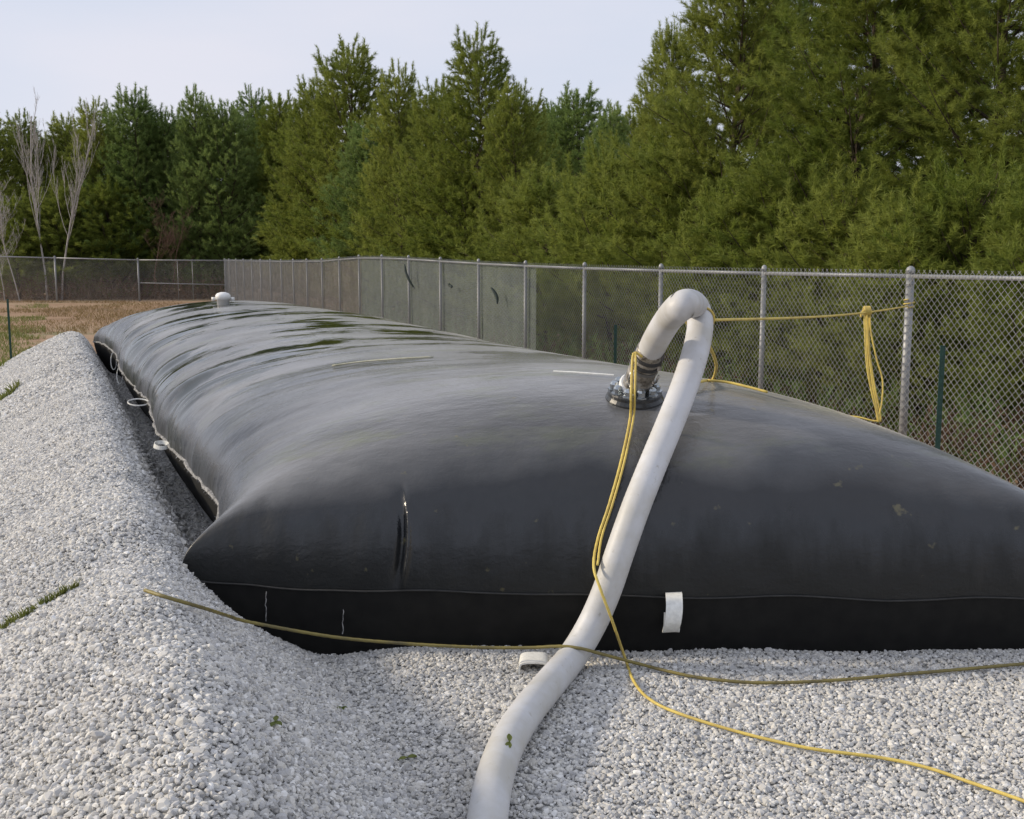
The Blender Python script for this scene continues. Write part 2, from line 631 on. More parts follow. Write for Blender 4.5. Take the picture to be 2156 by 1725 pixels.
for k in range(7):
    ico = gn.new('GeometryNodeMeshIcoSphere')
    ico.inputs['Radius'].default_value = 1.0
    ico.inputs['Subdivisions'].default_value = 1 if k % 2 else 2
    sp = gn.new('GeometryNodeSetPosition')
    rv = gn.new('FunctionNodeRandomValue')
    rv.data_type = 'FLOAT_VECTOR'
    rv.inputs['Min'].default_value = (-0.42, -0.42, -0.42)
    rv.inputs['Max'].default_value = (0.42, 0.42, 0.42)
    rv.inputs['Seed'].default_value = 17 + k
    gl.new(ico.outputs['Mesh'], sp.inputs['Geometry'])
    gl.new(rv.outputs[0], sp.inputs['Offset'])
    hull = gn.new('GeometryNodeConvexHull')
    gl.new(sp.outputs[0], hull.inputs[0])
    tr = gn.new('GeometryNodeTransform')
    tr.inputs['Scale'].default_value = [(1.15, .85, .65), (1, .9, .7), (1.3, .8, .6), (.95, .95, .8), (1.2, 1.0, .55), (1.1, .75, .75), (1.0, .8, .9)][k]
    gl.new(hull.outputs[0], tr.inputs['Geometry'])
    smat = gn.new('GeometryNodeSetMaterial')
    smat.inputs['Material'].default_value = MAT['stone']
    gl.new(tr.outputs[0], smat.inputs['Geometry'])
    gl.new(smat.outputs[0], g2i.inputs[0])
iop = gn.new('GeometryNodeInstanceOnPoints')
m2p = gn.new('GeometryNodeMeshToPoints')
gl.new(gi.outputs[0], m2p.inputs['Mesh'])
gl.new(m2p.outputs[0], iop.inputs['Points'])
gl.new(g2i.outputs[0], iop.inputs['Instance'])
iop.inputs['Pick Instance'].default_value = True
ri = gn.new('FunctionNodeRandomValue')
ri.data_type = 'INT'
for s in ri.inputs:
    if s.name == 'Max' and s.type == 'INT':
        s.default_value = 6
    if s.name == 'Min' and s.type == 'INT':
        s.default_value = 0
gl.new([s for s in ri.outputs if s.type == 'INT'][0], iop.inputs['Instance Index'])
rr = gn.new('FunctionNodeRandomValue')
rr.data_type = 'FLOAT_VECTOR'
rr.inputs['Min'].default_value = (-0.6, -0.6, 0)
rr.inputs['Max'].default_value = (0.6, 0.6, 6.283)
gl.new(rr.outputs[0], iop.inputs['Rotation'])
na = gn.new('GeometryNodeInputNamedAttribute')
na.data_type = 'FLOAT'
na.inputs['Name'].default_value = 'size'
gl.new([s for s in na.outputs if s.type == 'VALUE'][0], iop.inputs['Scale'])
gl.new(iop.outputs[0], go.inputs[0])
md = gravel.modifiers.new('scatter', 'NODES')
md.node_group = gt

# ------------------------------------------------------------------ the bag
BY0, BY1 = 4.78, 18.2
PL, PR = 0.80, 4.45
ZC = 1.13
DR, QR, DF, QF, MB_ = 1.85, 2.8, 1.45, 2.4, 2.0


def sup(d, D, p):
    t = np.clip(d / D, 0, 1)
    return (1 - (1 - t) ** p) ** (1 / p)


def bag_edges(Y, p):
    """plan of the seam: left and right p as functions of Y, front and back Y as functions of p"""
    df, db = Y - BY0, BY1 - Y
    left = PL - 0.30 * np.exp(-np.clip(df, 0, None) / 0.28) - 0.15 * np.exp(-np.clip(db, 0, None) / 0.4) + 0.03 * np.sin(Y * 1.3) + 0.02 * vnoise(Y * 2.2, 3.0)
    right = PR + 0.2 * np.exp(-np.clip(df, 0, None) / 0.3) + 0.1 * np.exp(-np.clip(db, 0, None) / 0.4)
    return left, right


def front_y(s):
    # s: 0 left .. 1 right along the front seam; bulges a little towards the viewer
    return BY0 - 0.12 * s - 0.05 * np.sin(np.pi * s) + 0.008 * np.sin(s * 23)


def seam_z(s, df, db):
    zl = 0.40 + 0.02 * np.sin((df + 3) * 1.7)
    zf = 0.290 - 0.03 * s + 0.006 * np.sin(s * 31) + 0.05 * np.exp(-s / 0.02)
    w = np.exp(-np.clip(df, 0, None) / 0.35)
    wl = np.exp(-np.clip(s, 0, None) / 0.15)
    return zf * (w) + (1 - w) * (zl * wl + 0.33 * (1 - wl))


def bag_point(s, df):
    """s in 0..1 across, df metres back from the front seam"""
    L = BY1 - BY0
    Yf = front_y(s)
    Y = Yf + df * (BY1 - Yf) / L
    l, r = bag_edges(BY0 + df, None)
    p = l + (r - l) * s
    wdt = r - l
    db = L - df
    e1 = np.maximum(sup(s * wdt, 2.15, 2.4) * sup((1 - s) * wdt, DR, QR), 1e-4)
    e2 = np.maximum(sup(df, DF, QF) * sup(db, 2.1, 2.2), 1e-4)
    prof = np.clip((e1 ** -MB_ + e2 ** -MB_ - 1) ** (-1 / MB_), 0, 1)
    zs = seam_z(s, df, db)
    zc = ZC + 0.05 * (df / L) + 0.015 * np.sin(df * 0.9 + 1)
    z = zs + (zc - zs) * prof
    return p - SK * Y, Y, z, prof


us = np.linspace(0, 1, 221)
ss = np.unique(np.r_[0.5 * (1 - np.cos(np.pi * us)), np.linspace(0.225, 0.285, 60)])
ts = np.r_[2.2 * (1 - np.cos(np.linspace(0, np.pi / 2, 190, endpoint=False))), np.linspace(2.2, 11.0, 270, endpoint=False), 11.0 + 2.42 * np.sin(np.linspace(0, np.pi / 2, 100))]
ts = np.clip(ts, 0, BY1 - BY0)
S, D = np.meshgrid(ss, ts, indexing='ij')
BX, BY, BZ, PROF = bag_point(S, D)
V = np.stack([BX, BY, BZ], -1)
dS, dD = np.gradient(V, axis=0), np.gradient(V, axis=1)
N = np.cross(dS, dD)
N /= np.linalg.norm(N, axis=-1)[..., None] + 1e-12
N[N[..., 2] < 0] *= -1
lat = S * 4.5
edge = np.clip(lat / 0.25, 0, 1)
wr = np.exp(-lat / 1.1) * np.clip((D - 0.5) / 1.0, 0, 1)
disp = 0.026 * wr * (vnoise(D * 4.2 + 0.6 * lat, lat * 0.35) + 0.5 * vnoise(D * 9.5 + lat, lat * 0.5 + 7))
disp += 0.010 * np.exp(-lat / 0.22) * np.clip(D / 0.6, 0, 1) * vnoise(D * 6, lat * 2 + 4)
mid = np.clip((D - 2.0) / 3, 0, 1)
disp += 0.0035 * mid * vnoise(D * 3.1 + 11 + 0.3 * lat, lat * 0.9) + 0.009 * mid * vnoise(D * 0.9 + 4, lat * 0.9)
fr = np.exp(-D / 0.25)
disp += fr * 0.006 * vnoise(lat * 9, D * 2 + BZ * 1.5) * np.clip((BZ - 0.28) / 0.1, 0, 1)
# the upright fold in the front, left of the hose
bow = -0.50 + 0.030 * np.sin((BZ - 0.30) / 0.46 * np.pi)
fx = BX - bow
fade = np.clip((BZ - 0.29) / 0.10, 0, 1) * np.clip((0.74 - BZ) / 0.18, 0, 1) * (D < 1.2)
disp += fade * (0.016 * np.exp(-((fx - 0.010) / 0.012) ** 2) - 0.024 * np.exp(-((fx + 0.020) / 0.020) ** 2))
disp *= edge * 0.7 + 0.3
disp[0, :] = 0
disp[-1, :] = 0
V = V + N * disp[..., None]

bag = empty('geotextile_bag', (0.3, BY0, 0))
tag(bag, 'huge black filled geotextile dewatering bag lying on pale gravel beside the fence', 'geotextile bag')


def to_bag(o):
    o.parent = bag
    o.matrix_parent_inverse = Matrix.Translation((-0.3, -BY0, 0))
    return o


nS, nD = S.shape
idx = np.arange(nS * nD).reshape(nS, nD)
q = np.stack([idx[:-1, :-1], idx[1:, :-1], idx[1:, 1:], idx[:-1, 1:]], -1).reshape(-1, 4)
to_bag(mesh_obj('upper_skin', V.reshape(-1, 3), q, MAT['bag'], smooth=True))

# lower skin tucks in from the seam down to the ground
ring = np.concatenate([V[::2, 0], V[-1, ::2], V[::-2, -1], V[0, ::-2]])
cx = np.array([PL + PR, 0]) / 2
rows = []
nrow = 9
for k in range(nrow):
    t = k / (nrow - 1)
    tuck = 0.30 * t ** 1.6 + 0.015 * math.sin(math.pi * t)
    r = ring.copy()
    p = r[:, 0] + SK * r[:, 1]
    w_f = np.exp(-np.clip(r[:, 1] - BY0 + 0.1, 0, None) / 0.15)
    w_l = np.clip((2.5 - p) / 1.5, 0, 1)
    r[:, 1] += np.where(r[:, 1] < 8, tuck * 0.42 * np.clip(w_f * 1.4, 0, 1), -tuck * np.exp(-np.clip(BY1 - r[:, 1], 0, None) / 0.3))
    dirp = np.where(p < 3, 1.0, -1.0) * np.clip(np.abs(p - 3) / 2.2, 0, 1) ** 3
    r[:, 0] += tuck * dirp * (1 - 0.5 * w_f)
    r[:, 2] = ring[:, 2] * (1 - t) + (-0.17) * t
    rows.append(r)
R = np.array(rows)
m = R.shape[1]
vv = R.reshape(-1, 3)
ff = []
for k in range(nrow - 1):
    for i in range(m):
        j = (i + 1) % m
        ff.append((k * m + i, (k + 1) * m + i, (k + 1) * m + j, k * m + j))
to_bag(mesh_obj('lower_skin', vv, ff, MAT['under'], smooth=True))

# seams
fs = V[4:-4:2, 0] + np.array([0, -0.004, 0])
fs = fs + np.stack([0 * fs[:, 0], -0.003 * np.abs(vnoise(fs[:, 0] * 14, 2)), 0.004 * vnoise(fs[:, 0] * 5, 8)], 1)
b = MB()
b.tube(resample(fs, 0.03), 0.0042, 6)
to_bag(b.build('front_seam', MAT['seam'], None, True))
ls = V[0, 2:-2:2].copy()
ls = resample(ls, 0.05)
ls += np.stack([0.012 * vnoise(ls[:, 1] * 7, 1), 0 * ls[:, 0], 0.014 * vnoise(ls[:, 1] * 6, 5)], 1)
b = MB()
b.tube(ls, 0.010 + 0.007 * np.abs(vnoise(ls[:, 1] * 9, 4)), 6)
for i in range(1100):       # frayed cut edge of the cloth
    k = RNG.integers(0, len(ls) - 1)
    p0 = ls[k] + (ls[k + 1] - ls[k]) * RNG.random()
    d = np.array([-RNG.uniform(0.2, 1), RNG.uniform(-.8, .8), RNG.uniform(-.9, .3)])
    d *= RNG.uniform(0.012, 0.035) / np.linalg.norm(d)
    w = RNG.normal(0, 0.0035, 3)
    b.add([p0 - w, p0 + w, p0 + d], [(0, 1, 2)])
to_bag(b.build('frayed_side_seam', MAT['fray']))
# thin pale mending stitches below the front seam
for (u, v0, v1) in ((560, 1246, 1308), (722, 1250, 1335)):
    b = MB()
    y = 4.80
    P = []
    for v_ in np.linspace(v0, v1, 12):
        r_ = ray(u + RNG.normal(0, 0.8), v_)
        P.append(_C + r_ * ((4.745 - 0.0) / r_[1]))
    b.tube(P, 0.0022, 5)
    to_bag(b.build('pale_stitching', MAT['fray']))


def bag_z(X, Y):
    X, Y = float(X), float(Y)
    if Y < BY0 - 0.2 or Y > BY1:
        return -1
    df = max(0.0, Y - BY0 + 0.1)
    for _ in range(6):
        l, r = bag_edges(np.array(BY0 + df), None)
        s = (X + SK * Y - l) / (r - l)
        if s <= 0 or s >= 1:
            return -1
        Yf = front_y(s)
        df = (Y - Yf) * (BY1 - BY0) / (BY1 - Yf)
        if df <= 0:
            return -1
    return float(bag_point(np.array(s), np.array(df))[2])


def bag_hit(u, v, d0=3.5, d1=25):
    d = d0
    r_ = ray(u, v)
    while d < d1:
        P = _C + r_ * d
        if P[2] < bag_z(P[0], P[1]):
            a, c_ = d - 0.05, d
            for _ in range(20):
                mid_ = (a + c_) / 2
                P = _C + r_ * mid_
                if P[2] < bag_z(P[0], P[1]):
                    c_ = mid_
                else:
                    a = mid_
            return c_
        d += 0.05
    return None


def bag_normal(X, Y):
    e = 0.03
    nx = -(bag_z(X + e, Y) - bag_z(X - e, Y)) / (2 * e)
    ny = -(bag_z(X, Y + e) - bag_z(X, Y - e)) / (2 * e)
    nn = np.array([nx, ny, 1.0])
    return nn / np.linalg.norm(nn)


def basis(zv):
    zv = np.asarray(zv, float) / np.linalg.norm(zv)
    a = np.array([1.0, 0, 0]) if abs(zv[0]) < 0.8 else np.array([0, 1.0, 0])
    x = np.cross(a, zv)
    x /= np.linalg.norm(x)
    return np.stack([x, np.cross(zv, x), zv], 1)


# inlet port with a bolted flange
d_in = bag_hit(1336, 838)
IN = at(1336, 838, d_in)
INN = bag_normal(IN[0], IN[1])
RM = basis(INN)
b = MB()
b.lathe([(0.146, -0.04), (0.144, 0.004), (0.136, 0.016), (0.134, 0.020), (0.132, 0.034), (0.126, 0.042), (0.085, 0.046), (0.078, 0.07)], 40, (RM, IN))
fl = to_bag(b.build('inlet_flange', MAT['flange'], None, False))
for k in range(10):
    a = 2 * math.pi * (k + 0.3) / 10
    c0 = IN + RM @ np.array([0.102 * math.cos(a), 0.102 * math.sin(a), 0.040])
    b = MB()
    b.lathe([(0.032, 0.0), (0.032, 0.007), (0.022, 0.008), (0.022, 0.030), (0.016, 0.040), (0.006, 0.044)], 8, (RM, c0))
    b.build('bolt', MAT['bolt'], fl)

# far port with a white cap
dc = bag_hit(470, 640) or 17.0
CP = at(470, 640, dc)
RM2 = basis((0, 0, 1))
b = MB()
b.lathe([(0.085, -0.05), (0.085, 0.06), (0.105, 0.06), (0.105, 0.12), (0.08, 0.15), (0.03, 0.165)], 20, (RM2, CP))
b.box(CP + np.array([-0.135, 0, 0.07]), (0.05, 0.03, 0.05))
b.box(CP + np.array([0.135, 0, 0.07]), (0.05, 0.03, 0.05))
pc = to_bag(b.build('port_cap', MAT['white_plastic'], None, True))


# white lifting straps on the seams
def strap(P, width, thick, wdir, name='strap_loop'):
    """flat webbing along P, width along wdir"""
    P = np.asarray(P, float)
    T = np.gradient(P, axis=0)
    T /= np.linalg.norm(T, axis=1)[:, None]
    W = np.asarray(wdir, float)
    vs, fs_ = [], []
    for i in range(len(P)):
        w = W - T[i] * np.dot(W, T[i])
        w /= np.linalg.norm(w)
        nn = np.cross(T[i], w)
        for a, c_ in ((-1, -1), (1, -1), (1, 1), (-1, 1)):
            vs.append(P[i] + w * a * width / 2 + nn * c_ * thick / 2)
        if i:
            o0, o1 = (i - 1) * 4, i * 4
            for k in range(4):
                fs_.append((o0 + k, o0 + (k + 1) % 4, o1 + (k + 1) % 4, o1 + k))
    fs_.append((0, 1, 2, 3))
    e = (len(P) - 1) * 4
    fs_.append((e + 3, e + 2, e + 1, e))
    return to_bag(mesh_obj(name, vs, fs_, MAT['white_strap'], smooth=False))


# hanging front tag, folded loop of wide webbing
d0 = 4.62 / ray(1415, 1255)[1]
P = [at(1418, 1247, d0 + 0.06), at(1419, 1254, d0 + 0.00), at(1420, 1280, d0 - 0.045), at(1417, 1308, d0 - 0.045), at(1413, 1324, d0 - 0.015), at(1412, 1330, d0 + 0.02), at(1414, 1324, d0 + 0.05), at(1415, 1290, d0 + 0.05)]
strap(catmull(P, 5), 0.072, 0.006, (1, 0.02, 0.05))
# arched loop standing in the gravel in front of the bag
g0 = on_ground(1124, 1404, 0.008)
P = [g0 + np.array(q_) for q_ in ((-.060, 0, -.02), (-.059, 0, .020), (-.045, 0, .036), (0, 0, .040), (.045, 0, .036), (.059, 0, .020), (.060, 0, -.02))]
strap(catmull(P, 6), 0.125, 0.008, (0.05, 1, 0.0))
# loops along the left seam
for (u, v, du, dv, w, hang) in ((262, 847, 22, 7, 0.012, 0), (336, 937, 15, 6, 0.03, 0), (214, 742, 6, 18, 0.012, 1), (241, 775, 6, 17, 0.012, 1)):
    k = int(np.argmin([abs((CV - FPX * np.dot(p_ - _C, _U) / np.dot(p_ - _C, _F)) - v) for p_ in ls]))
    s0 = ls[k]
    dd = depth_of(s0)
    cpx = at(u, v, dd)
    P = []
    for a in np.linspace(0.05, 2 * math.pi - 0.05, 22):
        P.append(at(u + du * math.cos(a), v - dv * math.sin(a) * (1.0), dd + 0.04 * math.sin(a)))
    if not hang:
        shift = s0 - np.array(P[0]) + np.array([0.0, 0, 0.0])
    else:
        shift = s0 - at(u, v - dv, dd)
    P = np.array(P) + shift * (1.0 if np.linalg.norm(shift) < 0.4 else 0.4 / np.linalg.norm(shift))
    strap(P, w, 0.006, (0.2, 0.3, 1))

# ------------------------------------------------------------------ the hose
hose = empty('hose', tuple(IN))
tag(hose, 'white suction hose arching out of the bag inlet and down onto the gravel', 'hose')


def to_hose(o, par=None):
    o.parent = par or hose
    o.matrix_parent_inverse = Matrix.Translation(tuple(-IN))
    return o


HR = 0.063
hp = [at(1366, 747, d_in - 0.19), at(1383, 712, d_in - 0.30), at(1411, 668, d_in - 0.52), at(1442, 641, d_in - 0.82), at(1466, 645, 5.48),
      at(1474, 675, 5.34), at(1471, 712, 5.22), at(1459, 760, 5.10), at(1437, 825, 5.0), at(1408, 898, 4.9), at(1376, 975, 4.82), at(1340, 1065, 4.74), at(1306, 1160, 4.70),
      at(1277, 1245, 4.70), at(1246, 1315, 4.71)]
for (u, v) in ((1207, 1380), (1160, 1437), (1110, 1498), (1070, 1562), (1043, 1634), (1027, 1720), (1018, 1830), (1016, 2000)):
    hp.append(on_ground(u, v, HR + 0.012))
hp = resample(catmull(hp, 14), 0.012)
hs_ = np.r_[0, np.cumsum(np.linalg.norm(np.diff(hp, axis=0), axis=1))]
hr = HR * (1 + 0.012 * np.sin(hs_ * 2 * np.pi / 0.024) )
hr = np.where(hs_ < 0.05, HR * 0.98, hr)
b = MB()
b.tube(hp, hr, 40)
to_hose(b.build('tube', MAT['hose'], None, True))
# cuff, coupling and clamps between inlet neck and tube
T0 = hp[3] - hp[0]
T0 /= np.linalg.norm(T0)
neck = IN + INN * 0.045
axis = hp[0] - neck
Ln = float(np.linalg.norm(axis))
RA = basis(axis)
b = MB()
b.lathe([(0.086, -0.01), (0.086, 0.030), (0.080, 0.036)], 32, (RA, neck))
to_hose(b.build('white_collar', MAT['white_plastic'], None, False))
b = MB()
b.lathe([(0.070, 0.030), (0.070, Ln * 0.55), (0.066, Ln * 0.6), (0.066, Ln + 0.035), (0.064, Ln + 0.04)], 32, (RA, neck))
cuff = to_hose(b.build('coupling', MAT['cuff'], None, True))
for f_, rr_, mt in ((0.30, 0.0735, 'steel'), (0.68, 0.0735, 'steel'), (0.80, 0.0735, 'dark_steel'), (0.97, 0.0735, 'dark_steel')):
    b = MB()
    z0 = Ln * f_
    b.lathe([(rr_ - 0.01, z0 - 0.009), (rr_, z0 - 0.008), (rr_, z0 + 0.008), (rr_ - 0.01, z0 + 0.009)], 32, (RA, neck))
    scr = neck + RA @ np.array([0, 0, z0]) + np.array([0.060, -0.042, 0.0])
    b.tube([scr + np.array([0, -0.01, -0.018]), scr + np.array([0.004, -0.01, 0.02])], 0.008, 8)
    to_hose(b.build('clamp', MAT[mt]))
# two cam levers on the coupling
for a in (-0.9, 0.9):
    b = MB()
    rd = RA @ np.array([math.cos(a), math.sin(a), 0])
    base_ = neck + RA @ np.array([0, 0, Ln * 0.40]) + rd * 0.073
    b.tube([base_, base_ + rd * 0.012 + RA[:, 2] * 0.02, base_ + rd * 0.014 + RA[:, 2] * 0.07], 0.006, 6)
    to_hose(b.build('lever', MAT['steel'], None, True))

# ------------------------------------------------------------------ fences
FS = (140.0 - CU) / FPX / math.cos(PITCH)     # slope of the side fence in plan
FZ = 2.13
A_ = 8477.0


def fence_xy(n):
    dep = FZ * (n + 4.77)
    Y = dep / math.cos(PITCH) - 0.0
    u = 140 + A_ / (n + 4.77)
    return np.array([(u - CU) * dep / FPX, dep * 1.0])


def top_z(n):
    v = np.interp(n, [-2, 0, 1.5, 4, 6, 7.5, 9, 11, 14, 20.7], [590, 574, 567, 556, 547, 541, 541, 548, 549, 547])
    dep = FZ * (n + 4.77)
    u = 140 + A_ / (n + 4.77)
    return at(u, v, dep)


WIRE_R = 0.0027


def wire_panel(mb, A, B, zb0, zb1, zt0, zt1, pitch=0.072, over=0.045, r=WIRE_R):
    """diagonal wires crossing in the bay between plan points A and B"""
    A, B = np.asarray(A, float), np.asarray(B, float)
    W = float(np.linalg.norm(B - A))
    d = (B - A) / W
    nrm = np.array([-d[1], d[0]])
    H = max(zt0 - zb0, zt1 - zb1) + over
    verts, faces = [], []

    def P(s, h, off):
        f_ = s / W
        zb = zb0 + (zb1 - zb0) * f_
        zt = zt0 + (zt1 - zt0) * f_ + over
        z = zb + (zt - zb) * (h / H)
        xy = A + d * s + nrm * off
        return np.array([xy[0], xy[1], z])
    k0 = -int(H / pitch) - 1
    for sgn in (1, -1):
        for k in range(k0, int(W / pitch) + 2):
            c_ = k * pitch
            # s = c + h (sgn +) or mirrored
            h0, h1 = max(0, -c_), min(H, W - c_)
            if h1 - h0 < 0.01:
                continue
            s0, s1 = c_ + h0, c_ + h1
            if sgn < 0:
                s0, s1 = W - s0, W - s1
            p0, p1 = P(s0, h0, sgn * r), P(s1, h1, sgn * r)
            t = (p1 - p0) / np.linalg.norm(p1 - p0)
            n0 = np.array([nrm[0], nrm[1], 0])
            b0 = np.cross(t, n0)
            base = len(verts)
            for q_ in (p0, p1):
                for a in (0.5, 2.6, 4.7):
                    verts.append(q_ + (n0 * math.cos(a) + b0 * math.sin(a)) * r)
            faces += [(base, base + 1, base + 4, base + 3), (base + 1, base + 2, base + 5, base + 4), (base + 2, base, base + 3, base + 5)]
    mb.add(verts, faces)


def post(parent, x, y, z0, z1, r=0.030, cap=True):
    b = MB()
    b.tube([(x, y, z0), (x, y, z1)], r, 14)
    o = b.build('post', MAT['galv'], parent, True)
    b = MB()
    b.lathe([(r * 1.12, 0), (r * 1.12, 0.03), (r * 0.9, 0.055), (r * 0.3, 0.07)], 12, (np.eye(3), np.array([x, y, z1 - 0.01])))
    b.build('post_cap', MAT['galv'], o, True)
    return o


fence = empty('chain_link_fence', (0, 0, 0))
tag(fence, 'long galvanized chain link fence running behind the bag along the pines', 'fence')
NP = list(range(-1, 21)) + [20.7]
tops = {nn: top_z(nn) for nn in NP}
GB = -0.26
for nn in NP:
    t = tops[nn]
    post(fence, t[0], t[1], GB - 0.15, t[2] + 0.0, 0.038 if nn in (0, 20.7) else 0.030)
for i in range(len(NP) - 1):
    a, b_ = tops[NP[i]], tops[NP[i + 1]]
    mb = MB()
    mb.tube([a + [0, 0, -0.035], b_ + [0, 0, -0.035]], 0.021, 10)
    mb.build('top_rail', MAT['galv'], fence, True)
    off = np.array([-0.040, -0.018])
    mb = MB()
    wire_panel(mb, a[:2] + off, b_[:2] + off, GB + 0.03, GB + 0.03, a[2] - 0.02, b_[2] - 0.02)
    o = mb.build('chain_link_mesh', MAT['wire'], fence)
    o['kind'] = 'stuff'
    # tie wires holding the mesh to each post
    for z in np.arange(GB + 0.25, a[2] - 0.1, 0.38) if i < 5 else ():
        mb = MB()
        ring_ = [(a[0] + 0.042 * math.cos(q_), a[1] + 0.042 * math.sin(q_), z + 0.004 * q_) for q_ in np.linspace(0, 6.2, 10)]
        mb.tube(ring_, 0.003, 4)
        mb.build('tie_wire', MAT['galv'], fence)


def screen(parent, A, B, z0, zt0, zt1, mat, name='screen_cloth'):
    n_ = 26
    vs, fs_ = [], []
    d = (B - A) / np.linalg.norm(B - A)
    nr = np.array([-d[1], d[0]])
    for i in range(n_ + 1):
        f_ = i / n_
        for j in range(9):
            g = j / 8
            xy = A + (B - A) * f_ + nr * (0.012 * vnoise(f_ * 9 + A[1], g * 3))
            zt = zt0 + (zt1 - zt0) * f_
            vs.append((xy[0], xy[1], z0 + (zt - z0) * g + (0.02 * vnoise(f_ * 11, A[1]) if j == 8 else 0)))
    for i in range(n_):
        for j in range(8):
            k = i * 9 + j
            fs_.append((k, k + 9, k + 10, k + 1))
    return mesh_obj(name, vs, fs_, mat, parent, True)


noff = np.array([0.055, 0.025])
ends = [3.86, 4, 5, 6, 7, 8, 9]
for a_, b_ in zip(ends[:-1], ends[1:]):
    A3, B3 = top_z(a_), top_z(b_)
    screen(fence, A3[:2] + noff, B3[:2] + noff, GB + 0.05, A3[2] - 0.06, B3[2] - 0.06, MAT['screen'])
ends = [9, 11, 13, 15, 17, 19, 20.6]
for a_, b_ in zip(ends[:-1], ends[1:]):
    A3, B3 = top_z(a_), top_z(b_)
    screen(fence, A3[:2] + noff, B3[:2] + noff, GB + 0.05, A3[2] - 0.06, B3[2] - 0.06, MAT['screen_brown'])

# dark scraps caught on the mesh
for (u0, v0, u1, v1) in ((852, 556, 873, 608), (1034, 606, 1047, 640), (946, 597, 950, 606)):
    mid_u = (u0 + u1) / 2
    dsc = 18056.0 / (mid_u - 140) - 0.25
    pa, pb = at(u0, v0, dsc), at(u1, v1, dsc - 0.05)
    P = catmull([pa, pa * .7 + pb * .3 + RNG.normal(0, .02, 3), pa * .35 + pb * .65 + RNG.normal(0, .02, 3), pb], 5)
    b = MB()
    b.tube(P, 0.028 * np.sin(np.linspace(0.35, 2.8, len(P))) + 0.004, 6)
    b.build('dark_scrap', MAT['scrap'], fence, True)

# back fence, turning left at the corner
back = empty('chain_link_fence', (0, 0, 0))
tag(back, 'distant chain link fence crossing beyond the far end of the bag', 'fence')
CO = tops[20.7]
bt = [CO, at(290, 546, 53.8), at(115, 541.5, 53.4), at(-70, 537, 53.0), at(-260, 533, 52.6)]
for t in bt[1:]:
    post(back, t[0], t[1], GB - 0.1, t[2], 0.045)
for a, b_ in zip(bt[:-1], bt[1:]):
    mb = MB()
    mb.tube([a + [0, 0, -0.04], b_ + [0, 0, -0.04]], 0.030, 8)
    mb.build('top_rail', MAT['galv'], back, True)
    mb = MB()
    wire_panel(mb, a[:2] + [0, -0.05], b_[:2] + [0, -0.05], GB + 0.05, GB + 0.05, a[2] - 0.05, b_[2] - 0.05, r=0.0022)
    mb.build('chain_link_mesh', MAT['wire'], back)['kind'] = 'stuff'
# brace rail and two thin bars in the end bay
mb = MB()
mb.tube([CO * [1, 1, 0] + [0, 0, at(472, 600, 54.3)[2]], bt[1] * [1, 1, 0] + [0, 0, at(290, 596, 53.8)[2]]], 0.026, 8)
mb.build('brace_rail', MAT['galv'], back, True)
for u in (372, 403):
    f_ = (472 - u) / (472 - 290)
    xy = CO * (1 - f_) + bt[1] * f_
    mb = MB()
    mb.tube([(xy[0], xy[1] + 0.02, GB), (xy[0], xy[1] + 0.02, xy[2] - 0.05)], 0.014, 6)
    mb.build('thin_bar', MAT['galv'], back, True)

# studded steel posts painted green
def tee_post(loc, h, label):
    r = empty('steel_post', tuple(loc))
    tag(r, label, 'post', 'green studded steel posts')
    b = MB()
    b.box((0, -0.004, h / 2 - 0.15), (0.042, 0.007, h + 0.3))
    b.box((0, 0.018, h / 2 - 0.15), (0.007, 0.037, h + 0.3))
    b.build('shaft', MAT['tpost'], r)
    for z in np.arange(0.12, h - 0.03, 0.055):
        if z > 0.1:
            b = MB()
            b.box((0, -0.0105, z), (0.014, 0.006, 0.018))
            b.build('stud', MAT['tpost'], r)
    return r


for (u, v, d, lab) in ((1985, 728, 8.9, 'green steel post standing right of the rope bundle before the fence'), (1296, 684, 15.0, 'short green steel post behind the bag, left of the hose arch'), (16, 630, 21.5, 'thin dark steel post by the dirt at the left edge')):
    t = at(u, v, d)
    base_z = -0.24
    tee_post((t[0], t[1], base_z), t[2] - base_z, lab)

# ------------------------------------------------------------------ ropes
def rope(name, P, r, mat, label, step=0.018, cat='rope', lobes=3):
    b = MB()
    b.tube(resample(catmull(P, 10), step), r, 9, True, None, lobes, 70.0)
    o = b.build(name, MAT[mat], None, True)
    if label:
        tag(o, label, cat, 'ropes tied about the bag and hose')
    return o


RR = 0.0064
lift = RR + 0.014
P = [on_ground(305, 1243, lift), on_ground(355, 1259, lift + .012), min(on_ground(430, 1281, lift + .02), at(430, 1281, 4.36), key=depth_of), min(on_ground(480, 1297, lift + .02), at(480, 1297, 4.42), key=depth_of), min(on_ground(530, 1311, lift + .02), at(530, 1311, 4.46), key=depth_of), at(700, 1341, 4.62), at(850, 1355, 4.66), at(1000, 1363, 4.66), at(1110, 1364, 4.64)]
P += [at(1180, 1361, 4.60), at(1225, 1366, 4.585), at(1262, 1376, 4.62), on_ground(1330, 1394, lift + .01)]
P += [on_ground(u, v, lift) for (u, v) in ((1400, 1412), (1480, 1428), (1600, 1438), (1750, 1433), (1900, 1420), (2030, 1409), (2156, 1398), (2400, 1380))]
rope('rope', P, 0.0072, 'rope_olive', 'olive weathered rope stretched along the front foot of the bag')

